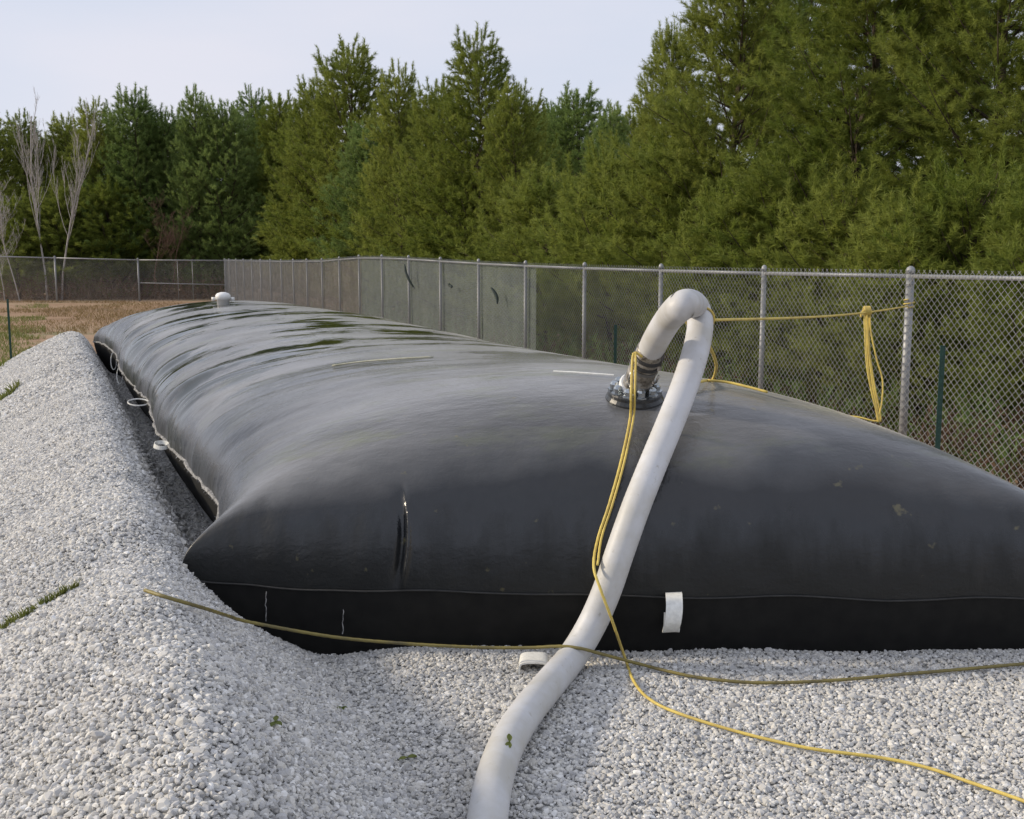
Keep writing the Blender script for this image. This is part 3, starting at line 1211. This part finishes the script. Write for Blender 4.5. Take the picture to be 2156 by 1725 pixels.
P = []
for (u, v, d) in ((1352, 752, d_in - 0.27), (1336, 742, d_in - 0.28), (1331, 765, d_in - 0.30), (1329, 830, d_in - 0.36), (1325, 900, 5.5), (1306, 990, 5.1), (1281, 1080, 4.85), (1258, 1150, 4.74), (1250, 1192, 4.66), (1264, 1240, 4.605), (1290, 1310, 4.62)):
    hd = bag_hit(u, v)
    P.append(at(u, v, d) if hd is None or d < hd - 0.08 else at(u, v, hd) + np.array([0, -0.02, 0.04]))
P += [on_ground(u, v, lift) for (u, v) in ((1318, 1392), (1333, 1432), (1362, 1468), (1420, 1499), (1550, 1540), (1700, 1575), (1850, 1595), (1950, 1616), (2050, 1650), (2156, 1687), (2350, 1760))]
rope('rope', P, RR, 'rope_yellow', 'yellow rope hanging from the coupling, crossing the hose, trailing over gravel')
P2 = [p_ + np.array([0.016, -0.004, 0.006]) * (1 if 1 <= i <= 8 else 0.2) for i, p_ in enumerate(P[1:9])]
rope('rope', P2, RR * 0.85, 'rope_yellow', 'second thinner yellow strand doubling the hanging rope left of the hose')

# tie line from the hose arch to the fence post
pole = tops[0]
kA = at(1499, 674, 5.40)
kB = np.array([pole[0] - 0.03, pole[1] - 0.05, at(1912, 645, depth_of(pole))[2]])


def line_at_u(u):
    lo, hi = 0.0, 1.0
    for _ in range(40):
        m_ = (lo + hi) / 2
        p_ = kA + (kB - kA) * m_
        uu = CU + FPX * p_[0] / depth_of(p_)
        if uu < u:
            lo = m_
        else:
            hi = m_
    return kA + (kB - kA) * lo


# ring round the hose just below the arch
kk = int(np.argmin(np.linalg.norm(hp - at(1474, 668, 5.36), axis=1)))
Th, Nh, Bh = frames(hp)
ringp = []
for a in np.linspace(0, 2 * math.pi, 22):
    ringp.append(hp[kk] + (Nh[kk] * math.cos(a) + Bh[kk] * math.sin(a)) * (HR + 0.006) + Th[kk] * 0.02 * math.sin(a))
b = MB()
b.tube(ringp, 0.006, 8)
sag = [kA + (kB - kA) * t + np.array([0, 0, -0.03 * math.sin(math.pi * t)]) for t in np.linspace(0, 1, 40)]
b.tube([hp[kk] + (kA - hp[kk]) * 0.75] + sag, 0.0075, 8)
wrap = [(pole[0] + 0.047 * math.cos(q_), pole[1] + 0.047 * math.sin(q_), kB[2] + 0.006 * q_) for q_ in np.linspace(-2.2, 10.5, 40)]
b.tube(wrap, 0.0065, 6)
o = b.build('rope', MAT['rope_yellow'], None, True)
tag(o, 'taut yellow tie line from the hose arch to a fence post', 'rope', 'ropes tied about the bag and hose')

KN = line_at_u(1825) + np.array([0, 0, -0.012])
dk = depth_of(KN)
b = MB()
strands = [[(1819, 652), (1821, 700), (1825, 770), (1836, 830), (1847, 872), (1851, 889)],
           [(1825, 652), (1828, 720), (1836, 800), (1845, 850), (1852, 888)],
           [(1831, 652), (1834, 700), (1846, 757), (1858, 800), (1857, 845), (1852, 870), (1849, 889)],
           [(1828, 652), (1831, 740), (1842, 815), (1853, 868), (1854, 888)],
           [(1822, 652), (1825, 715), (1830, 790), (1842, 850), (1848, 886)]]
for i, st in enumerate(strands):
    P = [at(u, v, dk - 0.03 + 0.012 * i) for (u, v) in st]
    b.tube(resample(catmull(P, 8), 0.02), 0.0068, 7, True, None, 3, 60)
b.tube(resample(catmull([at(1851, 886, dk), at(1838, 886, dk + .02), at(1805, 878, dk + .08), at(1768, 875, dk + .15)], 8), 0.02), 0.0068, 7)
for i in range(5):       # knot
    c0 = KN + np.array([0.010 * (i - 2), -0.005, 0.0])
    P = [c0 + np.array([0.004 * math.sin(2 * a), 0.030 * math.cos(a), 0.030 * math.sin(a)]) for a in np.linspace(0, 6.28, 14)]
    b.tube(P, 0.009, 6)
b.tube(catmull([KN + np.array([-0.02, -0.03, 0.01]), KN + np.array([-0.05, -0.035, -0.015]), KN + np.array([-0.055, -0.035, -0.05])], 6), 0.0085, 6)
o = b.build('rope', MAT['rope_yellow'], None, True)
tag(o, 'bundled yellow rope hank knotted on the tie line before the fence', 'rope', 'ropes tied about the bag and hose')


def on_bag(u, v, up=0.015):
    d = bag_hit(u, v)
    if d is None:
        return None
    p_ = at(u, v, d)
    return p_ + np.array([0, 0, up])


P = [at(1493, 728, 5.26), at(1504, 752, 5.45), at(1508, 775, 5.7), at(1500, 800, 5.95)]
for (u, v) in ((1484, 814), (1455, 822), (1438, 832)):
    q_ = on_bag(u, v, 0.03)
    if q_ is not None:
        P.append(q_)
rope('rope', P, 0.008, 'rope_yellow', 'short yellow rope loop drooping behind the hose onto the bag')
P = [on_bag(u, v, 0.03) for (u, v) in ((1490, 813), (1530, 817), (1570, 826), (1615, 838))]
P = [p_ for p_ in P if p_ is not None]
if len(P) > 2:
    rope('rope', P, 0.007, 'rope_yellow', 'yellow rope end lying along the top of the bag right of the hose')
P = [on_bag(u, v, 0.018) for (u, v) in ((700, 776), (760, 768), (820, 763), (870, 760), (912, 758))]
P = [p_ for p_ in P if p_ is not None]
rope('rope', P, 0.006, 'rope_pale', 'pale faded rope lying across the top of the bag', step=0.03)
P = [on_bag(u, v, 0.016) for (u, v) in ((1165, 788), (1210, 790), (1250, 793), (1292, 796))]
P = [p_ for p_ in P if p_ is not None]
strap(np.array(P), 0.016, 0.004, (0, 1, 0.1), 'strap')

# ------------------------------------------------------------------ foliage builders
def tufts(mb_list, pos, dirs, lens, K, blade_l, blade_w, rng):
    """needle tufts: each shoot carries K thin triangles spread round its axis. returns verts, faces"""
    n_ = len(pos)
    pos, dirs, lens = np.asarray(pos), np.asarray(dirs), np.asarray(lens)
    dirs = dirs / np.linalg.norm(dirs, axis=1)[:, None]
    a = np.where(np.abs(dirs[:, 2:3]) < 0.9, np.array([[0, 0, 1.0]]), np.array([[1.0, 0, 0]]))
    X = np.cross(dirs, a)
    X /= np.linalg.norm(X, axis=1)[:, None]
    Yv = np.cross(dirs, X)
    al = rng.random((n_, K))
    ph = rng.random((n_, K)) * 2 * np.pi
    el = rng.uniform(0.35, 1.05, (n_, K))          # angle off the shoot
    L = blade_l * rng.uniform(0.7, 1.25, (n_, K))
    base = pos[:, None] + dirs[:, None] * (al * lens[:, None])[..., None]
    rad = np.cos(ph)[..., None] * X[:, None] + np.sin(ph)[..., None] * Yv[:, None]
    nd = dirs[:, None] * np.cos(el)[..., None] + rad * np.sin(el)[..., None]
    nd[..., 2] -= 0.10
    side = np.cross(nd, rng.normal(size=(n_, K, 3)))
    side /= np.linalg.norm(side, axis=-1)[..., None] + 1e-9
    tip = base + nd * L[..., None]
    w = blade_w * rng.uniform(0.7, 1.3, (n_, K))[..., None]
    v_ = np.stack([base - side * w * 0.5, base + side * w * 0.5, tip], 2).reshape(-1, 3)
    k = np.arange(n_ * K) * 3
    return v_, np.stack([k, k + 1, k + 2], 1)


def make_pine(seed, H, R, K, blade_l, blade_w, whorl, side_step, shoot_step, low=0.25, shape=0.75, dens=1.0):
    rng = np.random.default_rng(seed)
    wood = MB()
    trunk = [(0.05 * H / 8 * rng.normal() * (k > 0), 0.05 * H / 8 * rng.normal() * (k > 0), -0.1 + (H + 0.1) * k / 8) for k in range(9)]
    trunk = catmull(trunk, 4)
    tz = trunk[:, 2]
    wood.tube(trunk, 0.013 * H * (1 - 0.93 * np.clip(tz / H, 0, 1)) + 0.008, 7)
    sp, sd, sl = [], [], []

    def shoot(p_, d_, l_):
        sp.append(p_)
        sd.append(d_)
        sl.append(l_)
    z = low
    while z < H * 0.985:
        f_ = z / H
        nb = rng.integers(5, 8)
        az0 = rng.random() * 6.28
        Lz = R * (1 - f_) ** shape * (0.72 + 0.28 * min(1, f_ / 0.15)) + 0.12
        tx = np.array([np.interp(z, tz, trunk[:, 0]), np.interp(z, tz, trunk[:, 1]), z])
        for k in range(nb):
            az = az0 + 6.283 * k / nb + rng.normal(0, 0.2)
            L = Lz * rng.uniform(0.62, 1.22)
            e0 = math.radians(8 + 42 * f_ + rng.normal(0, 7))
            n_ = max(4, int(L / 0.14))
            p_ = tx.copy()
            e = e0
            curve = [p_.copy()]
            hd = np.array([math.cos(az), math.sin(az), 0])
            for i in range(n_):
                d_ = hd * math.cos(e) + np.array([0, 0, math.sin(e)])
                p_ = p_ + d_ * (L / n_)
                e += (math.radians(30) * (1 - f_ * 0.4)) / n_ + rng.normal(0, 0.04)
                curve.append(p_.copy())
            curve = np.array(curve)
            wood.tube(curve, np.linspace(0.008 + 0.008 * L, 0.004, len(curve)), 4, False)
            shoot(curve[-1], d_, rng.uniform(0.16, 0.30))
            if f_ > 0.45 and rng.random() < 0.75:
                ld = np.array([rng.normal(0, 0.10), rng.normal(0, 0.10), 1.0]) + 0.12 * hd
                q_ = curve[-1].copy()
                for j in range(rng.integers(2, 5)):
                    shoot(q_, ld, 0.15)
                    q_ = q_ + ld * 0.11
            lat_ = np.cross(hd, [0, 0, 1])
            s = max(0.18 * L, 0.10)
            side_ = 1
            while s < L:
                if rng.random() < dens:
                    c0 = np.array([np.interp(s, np.linspace(0, L, len(curve)), curve[:, q_]) for q_ in range(3)])
                    tl = min(0.75, 0.55 * (L - s) + 0.16) * rng.uniform(0.6, 1.2)
                    td = hd * rng.uniform(0.45, 0.8) + lat_ * side_ * rng.uniform(0.55, 1.0) + np.array([0, 0, rng.uniform(0.0, 0.55)])
                    td /= np.linalg.norm(td)
                    t_ = 0.06
                    while t_ < tl:
                        dd = td + np.array([0, 0, rng.uniform(0.15, 0.9)]) + rng.normal(0, 0.35, 3)
                        shoot(c0 + td * t_, dd / np.linalg.norm(dd), rng.uniform(0.10, 0.20))
                        t_ += shoot_step * rng.uniform(0.7, 1.3)
                    dd = td + np.array([0, 0, 0.5])
                    shoot(c0 + td * tl, dd / np.linalg.norm(dd), rng.uniform(0.14, 0.26))
                side_ = -side_
                s += side_step * rng.uniform(0.7, 1.3)
        z += whorl * rng.uniform(0.75, 1.25) * (1.0 - 0.35 * f_)
    top = trunk[-1]
    for k in range(-4, 7):
        shoot(top - np.array([0, 0, 0.09 * k]), np.array([rng.normal(0, .12 * (k > 0)), rng.normal(0, .12 * (k > 0)), 1]), 0.32)
    v_, f_ = tufts(None, sp, sd, sl, K, blade_l, blade_w, rng)
    return wood, v_, f_


def mesh_only(name, v_, f_, mat):
    o = mesh_obj(name, v_, f_, mat)
    me = o.data
    bpy.data.objects.remove(o)
    return me


PINES = {}
specs = {
    'near_a': (101, 8.6, 2.9, 44, 0.120, 0.0095, 0.36, 0.15, 0.115, 0.25, 0.50, 0.97),
    'near_b': (102, 9.4, 2.8, 44, 0.120, 0.0095, 0.38, 0.15, 0.115, 0.25, 0.55, 0.95),
    'mid_a': (103, 7.6, 2.6, 34, 0.135, 0.0155, 0.40, 0.18, 0.15, 0.15, 0.40, 0.95),
    'mid_b': (104, 8.6, 2.4, 34, 0.135, 0.0155, 0.42, 0.18, 0.15, 0.15, 0.50, 0.93),
    'mid_c': (105, 7.0, 2.7, 34, 0.135, 0.0155, 0.38, 0.18, 0.15, 0.10, 0.36, 0.93),
    'small': (106, 3.4, 1.8, 34, 0.120, 0.0130, 0.28, 0.15, 0.13, 0.10, 0.50, 0.97),
}
ntri = 0
for k, sp_ in specs.items():
    w_, v_, f_ = make_pine(*sp_)
    ntri += len(f_)
    PINES[k] = (sp_[1] + 0.42, mesh_only('trunk', w_.v, w_.f, MAT['bark']), mesh_only('crown', v_, f_, MAT['needle']), sp_[2])
import sys
print('pine tris', ntri, file=sys.stderr) if 0 else None
(lambda *a: None)(ntri, {k: len(p[2].polygons) for k, p in PINES.items()})


def pine(u, vtop, d, kind, label, blue=False, wide=1.0):
    """a pine whose tip stands at picture point (u, vtop) at depth d"""
    t = at(u, vtop, d)
    z0 = -0.28
    H0, tm, cm, R0 = PINES[kind]
    s = (t[2] - z0) / H0
    for _ in range(3):          # keep the whole crown behind the fence
        rad = R0 * s * wide
        if u > 480:
            need = 18056.0 / (u - 140) + 1.25 * rad / math.sin(math.atan((u - 140) / FPX))
        else:
            need = 54.8 + rad
        d = max(d, min(need, 72))
        t = at(u, vtop, d)
        s = (t[2] - z0) / H0
    r = empty('pine_tree', (t[0], t[1], z0))
    r.rotation_euler = (0, 0, random.random() * 6.28)
    r.scale = (s * wide, s * wide, s)
    tag(r, label, 'pine tree', 'pines beyond the fence')
    for nm, me in (('trunk', tm), ('crown', cm)):
        o = bpy.data.objects.new(nm, me)
        COL.objects.link(o)
        o.parent = r
        if nm == 'crown' and blue:
            o.material_slots[0].link = 'OBJECT'
            o.material_slots[0].material = MAT['needle_blue']
    return r


TREES = [
    # near pines on the right
    (1560, -150, 16.5, 'near_a', 'tall leafy pine whose sparse top rises right above the hose arch', 0, 1.0),
    (1850, -330, 15.2, 'near_b', 'big dense pine behind the fence between the hose and the rope hank', 0, 1.05),
    (2130, -300, 14.2, 'near_a', 'big dense pine behind the right end of the fence', 0, 1.0),
    (2330, -200, 13.0, 'near_b', 'pine cut off by the right edge of the picture', 0, 1.0),
    (1700, -180, 20.5, 'near_b', 'dark pine standing in second row behind the hose arch pine', 1, 1.1),
    (2000, -160, 20.0, 'near_a', 'dark pine standing in second row behind the rope hank', 1, 1.1),
    (1420, 60, 21.5, 'near_b', 'slender pine at the left shoulder of the big pine group', 0, 0.9),
    # lower front row on the right
    (1290, 330, 19.0, 'small', 'low bushy pine directly behind the bag inlet', 0, 1.0),
    (1430, 300, 16.2, 'small', 'low bushy pine behind the hose arch', 0, 1.1),
    (1660, 330, 13.6, 'small', 'low bushy pine behind the tie line', 0, 1.1),
    (2060, 360, 12.0, 'small', 'low bushy pine right of the rope hank', 0, 1.1),
    (1545, 400, 14.0, 'small', 'low bushy pine behind the fence just right of the hose arch', 0, 1.1),
    (1790, 380, 13.0, 'small', 'low bushy pine behind the fence just left of the rope hank', 0, 1.15),
    (1930, 420, 12.0, 'small', 'low bushy pine behind the thick post the tie line ends at', 0, 1.1),
    (2220, 400, 11.0, 'small', 'low bushy pine at the right edge behind the fence', 0, 1.1),
    # middle group
    (1285, 225, 32.0, 'mid_b', 'slim pine in the dip just left of the big group', 1, 0.9),
    (1215, 205, 35.0, 'mid_a', 'hazy pine deep in the dip between the tall groups', 1, 1.0),
    (1160, 240, 37.0, 'mid_c', 'rounded pine right of the tallest middle pine', 1, 1.0),
    (1010, 68, 28.5, 'mid_b', 'tallest middle pine with its spiky top clear of the others', 0, 1.0),
    (1085, 200, 27.0, 'mid_a', 'pine leaning on the right flank of the tallest middle pine', 0, 0.85),
    (930, 190, 30.0, 'mid_a', 'pine filling the flank left of the tallest middle pine', 0, 0.9),
    (835, 140, 33.5, 'mid_b', 'narrow pointed pine between the two tall middle pines', 0, 0.85),
    (735, 110, 36.0, 'mid_a', 'broad tall pine over the brownish stretch of fence', 0, 1.0),
    (665, 195, 38.5, 'mid_c', 'rounded pine on the left flank of the broad tall pine', 0, 0.85),
    (590, 215, 43.0, 'mid_a', 'middling pine above the fence corner', 0, 0.9),
    (525, 190, 47.0, 'mid_b', 'spiky pine rising just right of the fence corner', 1, 0.9),
    (470, 235, 55.0, 'mid_c', 'dark pine in the hollow straight above the fence corner', 1, 0.9),
    (410, 190, 58.0, 'mid_b', 'thin topped pine left of the fence corner with sky through its top', 1, 0.85),
    (340, 250, 60.0, 'mid_c', 'low dark pine over the brace rail bay', 1, 1.0),
    (278, 205, 59.0, 'mid_a', 'round headed dark pine above the second back fence post', 1, 0.95),
    (200, 215, 60.0, 'mid_b', 'pointed pine right of the bare pale tree', 0, 1.0),
    (140, 260, 63.0, 'mid_a', 'taller pine standing right behind the bare pale tree', 0, 1.0),
    (45, 240, 62.0, 'mid_b', 'pine near the left edge of the tree line', 0, 1.0),
    (-30, 255, 60.0, 'mid_a', 'leftmost pine, cut off by the edge', 0, 1.0),
    # back rank closing the gaps
    (75, 300, 68.0, 'mid_c', 'lower back rank pine just left of the bare pale tree top', 0, 1.1),
    (165, 285, 68.0, 'mid_a', 'back rank pine between the bare tree and the pointed pine', 1, 1.1),
    (238, 290, 70.0, 'mid_c', 'back rank pine behind the second back fence bay', 0, 1.1),
    (310, 280, 69.0, 'mid_a', 'back rank pine over the brown thicket', 1, 1.1),
    (375, 275, 70.0, 'mid_c', 'back rank pine under the thin topped pine', 0, 1.1),
    (445, 270, 70.0, 'mid_a', 'back rank pine closing the hollow above the fence corner', 1, 1.1),
    (560, 265, 66.0, 'mid_c', 'back rank pine right of the fence corner hollow', 0, 1.1),
    (635, 255, 60.0, 'mid_c', 'back rank pine left of the broad tall pine', 0, 1.1),
    (885, 235, 48.0, 'mid_c', 'back rank pine in the notch left of the tallest middle pine', 0, 1.1),
    (1120, 255, 44.0, 'mid_c', 'back rank pine in the notch right of the tallest middle pine', 0, 1.1),
    (1330, 250, 40.0, 'mid_c', 'back rank pine just left of the big pine group', 0, 1.1),
    # lower, brighter front row
    (560, 370, 41.0, 'small', 'bright low pine behind the fence just right of the corner', 0, 1.25),
    (690, 350, 34.5, 'small', 'bright low pine behind the brownish fence screen', 0, 1.25),
    (860, 330, 28.0, 'small', 'bright low pine above the pale green fence screen', 0, 1.2),
    (1010, 350, 24.5, 'small', 'bright low pine above the right part of the pale green screen', 0, 1.2),
    (1150, 380, 22.0, 'small', 'bright low pine just right of the pale green screen', 0, 1.2),
    (1060, 300, 32.0, 'mid_c', 'shaded round pine behind the low bright pines', 1, 1.0),
    (780, 280, 37.5, 'mid_c', 'shaded round pine in the gap below the narrow pointed pine', 1, 1.0),
    (230, 390, 56.5, 'small', 'low bright pine behind the second bay of the back fence', 0, 1.3),
    (130, 400, 56.5, 'small', 'low bright pine behind the first bay of the back fence', 0, 1.3),
    (30, 420, 57.5, 'small', 'low pine behind the forked pale sapling', 0, 1.2),
]
for (u, vt, d, kd, lab, bl, wd) in TREES:
    pine(u, vt, d, kd, lab, bool(bl), wd)


# bare pale trees at the left
def bare_tree(base, H, seed, label, mat='pale_bark', spread=0.42, forks=1, fine=5):
    rng = np.random.default_rng(seed)
    r = empty('bare_tree', tuple(base))
    tag(r, label, 'bare tree', 'leafless trees by the back fence')
    tr_, tw = MB(), MB()

    def limb(p_, d_, L, rad, lev, mb):
        n_ = 6
        P = [p_.copy()]
        for i in range(n_):
            d_ = d_ + rng.normal(0, 0.07, 3) + np.array([0, 0, 0.07])
            d_ /= np.linalg.norm(d_)
            p_ = p_ + d_ * L / n_
            P.append(p_.copy())
        mb.tube(P, np.linspace(rad, rad * 0.35, len(P)), 6 if lev == 0 else 4, False)
        if lev >= 3:
            return
        nb = [16, 7, fine][lev]
        for k in range(nb):
            t = rng.uniform(0.28 if lev == 0 else 0.15, 0.98)
            q_ = np.array([np.interp(t * n_, range(n_ + 1), np.array(P)[:, c_]) for c_ in range(3)])
            az = rng.random() * 6.28
            side_ = np.array([math.cos(az), math.sin(az), 0])
            dd = d_ * 0.35 + side_ * spread * rng.uniform(0.8, 1.6) + np.array([0, 0, rng.uniform(0.35, 0.8)])
            dd /= np.linalg.norm(dd)
            limb(q_, dd, L * rng.uniform(0.28, 0.48) * (1.15 - 0.55 * t), max(rad * 0.4 * (1 - 0.6 * t), 0.0058), lev + 1, tw)
    for k in range(forks):
        limb(np.array([0.75 * k, 0, -0.1]), np.array([0.06 * rng.normal(), 0.05 * rng.normal(), 1.0]), H * (1 - 0.1 * k), 0.0060 * H, 0, tr_)
    tr_.build('trunk', MAT[mat], r, True)
    tw.build('branches', MAT[mat], r, True)
    return r


def base_at(u, d, z=-0.26):
    p_ = at(u, 600, d)
    return (p_[0], p_[1], z)


bare_tree(base_at(98, 56.2), 9.6, 21, 'tall pale leafless tree rising above the pines at far left', spread=0.20, forks=2)
bare_tree(base_at(40, 55.4), 5.6, 22, 'smaller pale leafless tree right at the left fence bays', spread=0.5)
bare_tree(base_at(8, 55.0), 4.6, 23, 'leaning pale leafless sapling cut by the left edge', spread=0.6)
bare_tree(base_at(328, 56.0), 4.6, 25, 'brown leafless thicket tree above the brace rail', mat='red_twig', spread=0.8, forks=2, fine=6)


# dead brush and leaf litter behind the fences
def brush(name, pts_, h, label, mat, K=26):
    rng = np.random.default_rng(len(pts_))
    pos, dirs, lens = [], [], []
    vs, fs_ = [], []
    for (x, y, z, s) in pts_:
        d_ = np.array([rng.normal(0, .4), rng.normal(0, .4), 1.0])
        pos.append((x, y, z))
        dirs.append(d_)
        lens.append(h * s)
    v_, f_ = tufts(None, pos, dirs, lens, K, 0.12, 0.020, rng)
    o = mesh_obj(name, v_, f_, MAT[mat])
    tag(o, label, 'undergrowth', kind='stuff')
    return o


rng = np.random.default_rng(77)
bp = []
for i in range(1900):
    nn = -2.0 + 22.5 * rng.random() ** 1.5
    a = FZ * (nn + 4.77)
    t = top_z(nn)
    off = rng.uniform(0.25, 2.6)
    bp.append((t[0] + off * 0.92, t[1] + off * 0.38, -0.28, rng.uniform(0.3, 1.3) * (0.6 + 0.5 * (vnoise(nn * 1.3, 2) > 0))))
brush('dry_brush', bp, 0.50, 'reddish brown dead brush along the foot of the long fence', 'brush')
bp = []
for i in range(1500):
    nn = -2.0 + 14 * rng.random() ** 1.3
    t = top_z(nn)
    off = rng.uniform(0.35, 2.2)
    bp.append((t[0] + off * 0.92, t[1] + off * 0.38, -0.28, rng.uniform(0.4, 1.5)))
brush('green_undergrowth', bp, 0.62, 'low dark green undergrowth behind the foot of the long fence', 'needle_blue', 20)
bp = []
for i in range(1500):
    u = rng.uniform(-120, 480)
    d = rng.uniform(54.8, 58.5)
    x, y, z = base_at(u, d)
    bp.append((x, y, z, rng.uniform(0.5, 1.6)))
brush('dry_brush', bp, 1.0, 'brown dead brush behind the distant back fence', 'brush', 22)


# grasses
def grass(name, P, h, w, label, mat, seed):
    rng = np.random.default_rng(seed)
    P = np.asarray(P)
    n_ = len(P)
    az = rng.random(n_) * 6.28
    dx = np.stack([np.cos(az), np.sin(az), 0 * az], 1)
    hh = h * rng.uniform(0.5, 1.3, n_)
    lean = rng.normal(0, 0.35, (n_, 3)) * hh[:, None]
    lean[:, 2] = 0
    up = np.stack([0 * az, 0 * az, hh], 1)
    ww = w * rng.uniform(0.6, 1.3, n_)[:, None]
    v_ = np.stack([P - dx * ww, P + dx * ww, P + up * 0.6 + lean * 0.4 + dx * ww * 0.6, P + up + lean], 1).reshape(-1, 3)
    k = np.arange(n_) * 4
    f_ = np.concatenate([np.stack([k, k + 1, k + 2], 1), np.stack([k, k + 2, k + 3], 1)])
    o = mesh_obj(name, v_, f_, MAT[mat])
    return tag(o, label, 'grass', kind='stuff')


rng = np.random.default_rng(5)
# open ground left, beyond the berm
P = []
while len(P) < 48000:
    Y = 17 + 35 * rng.random() ** 1.6
    X = -SK * Y - rng.uniform(0.3, 14)
    if vnoise(X * 0.35, Y * 0.22) + 0.5 * vnoise(X * 1.3, Y * 1.3) > 0.02:
        P.append((X, Y, -0.26))
grass('grass', P, 0.11, 0.007, 'patchy green grass on the open ground beyond the gravel berm', 'grass', 8)
P = []
while len(P) < 20000:
    Y = rng.uniform(30, 54)
    X = -SK * Y + rng.uniform(-15, 6)
    if vnoise(X * 0.3 + 40, Y * 0.3) > -0.15:
        P.append((X, Y, -0.26))
grass('dry_grass', P, 0.12, 0.009, 'tan dry grass on the dirt before the back fence', 'dry_grass', 9)
# thin green streaks growing through the berm
for (pa, pb, n_, lab) in (((-30, 1345), (165, 1238), 420, 'thin green grass streak across the berm near the bag corner'), ((-20, 862), (50, 805), 260, 'short green grass streak on the berm halfway along'), ((-20, 795), (85, 727), 300, 'green grass streak near the far end of the berm')):
    A3, B3 = on_ground(*pa), on_ground(*pb)
    P = []
    for i in range(n_):
        t = rng.random()
        q_ = A3 + (B3 - A3) * t
        wv_ = 0.020 * (1.2 - t) * rng.normal()
        x, y = q_[0] + wv_, q_[1] + wv_ * 1.3
        if vnoise(t * 9, n_) > -0.45 - (t < .7):
            P.append((x, y, float(ground_h(x, y)) + 0.004))
    sc = np.linalg.norm(A3 - _C) / 5.0
    grass('grass', P, 0.032 * sc, 0.003 * sc, lab, 'grass', n_)

# green leaves fallen on the gravel and the hose
def leaf(loc, nrm, size, label, seed):
    rng = np.random.default_rng(seed)
    vs, fs_ = [], []
    Rm = basis(nrm)
    for k in range(3):
        a0 = rng.random() * 6.28
        for i in range(7):
            t = i / 6
            w = math.sin(math.pi * min(1, t * 0.95 + 0.04)) * 0.28
            for sgn in (-1, 0, 1):
                x, y, z = t, sgn * w, 0.12 * abs(sgn) + 0.25 * t * (1 - t)
                vs.append(np.asarray(loc) + Rm @ (np.array([x * math.cos(a0) - y * math.sin(a0), x * math.sin(a0) + y * math.cos(a0), z]) * size))
        n0 = k * 21
        for i in range(6):
            for j in range(2):
                q_ = n0 + i * 3 + j
                fs_.append((q_, q_ + 3, q_ + 4, q_ + 1))
    o = mesh_obj('fallen_leaf', vs, fs_, MAT['grass'], smooth=True)
    return tag(o, label, 'leaf', 'green leaf sprigs fallen about')


for (u, v, s, lab, sd) in ((580, 1521, 0.030, 'tiny green leaf sprig on the gravel flank left of the hose', 1), (858, 1596, 0.034, 'green leaf sprig on the flat gravel just left of the hose foot', 2), (720, 1490, 0.022, 'faint small leaf sprig below the bag front', 3)):
    leaf(on_ground(u, v, 0.02), (0, -0.2, 1), s, lab, sd)
hk = int(np.argmin([abs((CV - FPX * np.dot(p_ - _C, _U) / np.dot(p_ - _C, _F)) - 1590) + 400 * (i < len(hp) * 0.5) for i, p_ in enumerate(hp)]))
nrm = np.array([0.25, -0.45, 1.0])
nrm /= np.linalg.norm(nrm)
leaf(hp[hk] + nrm * (HR + 0.002) + np.array([0.01, 0, 0]), nrm, 0.035, 'green leaf stuck on the lower bend of the white hose', 4)
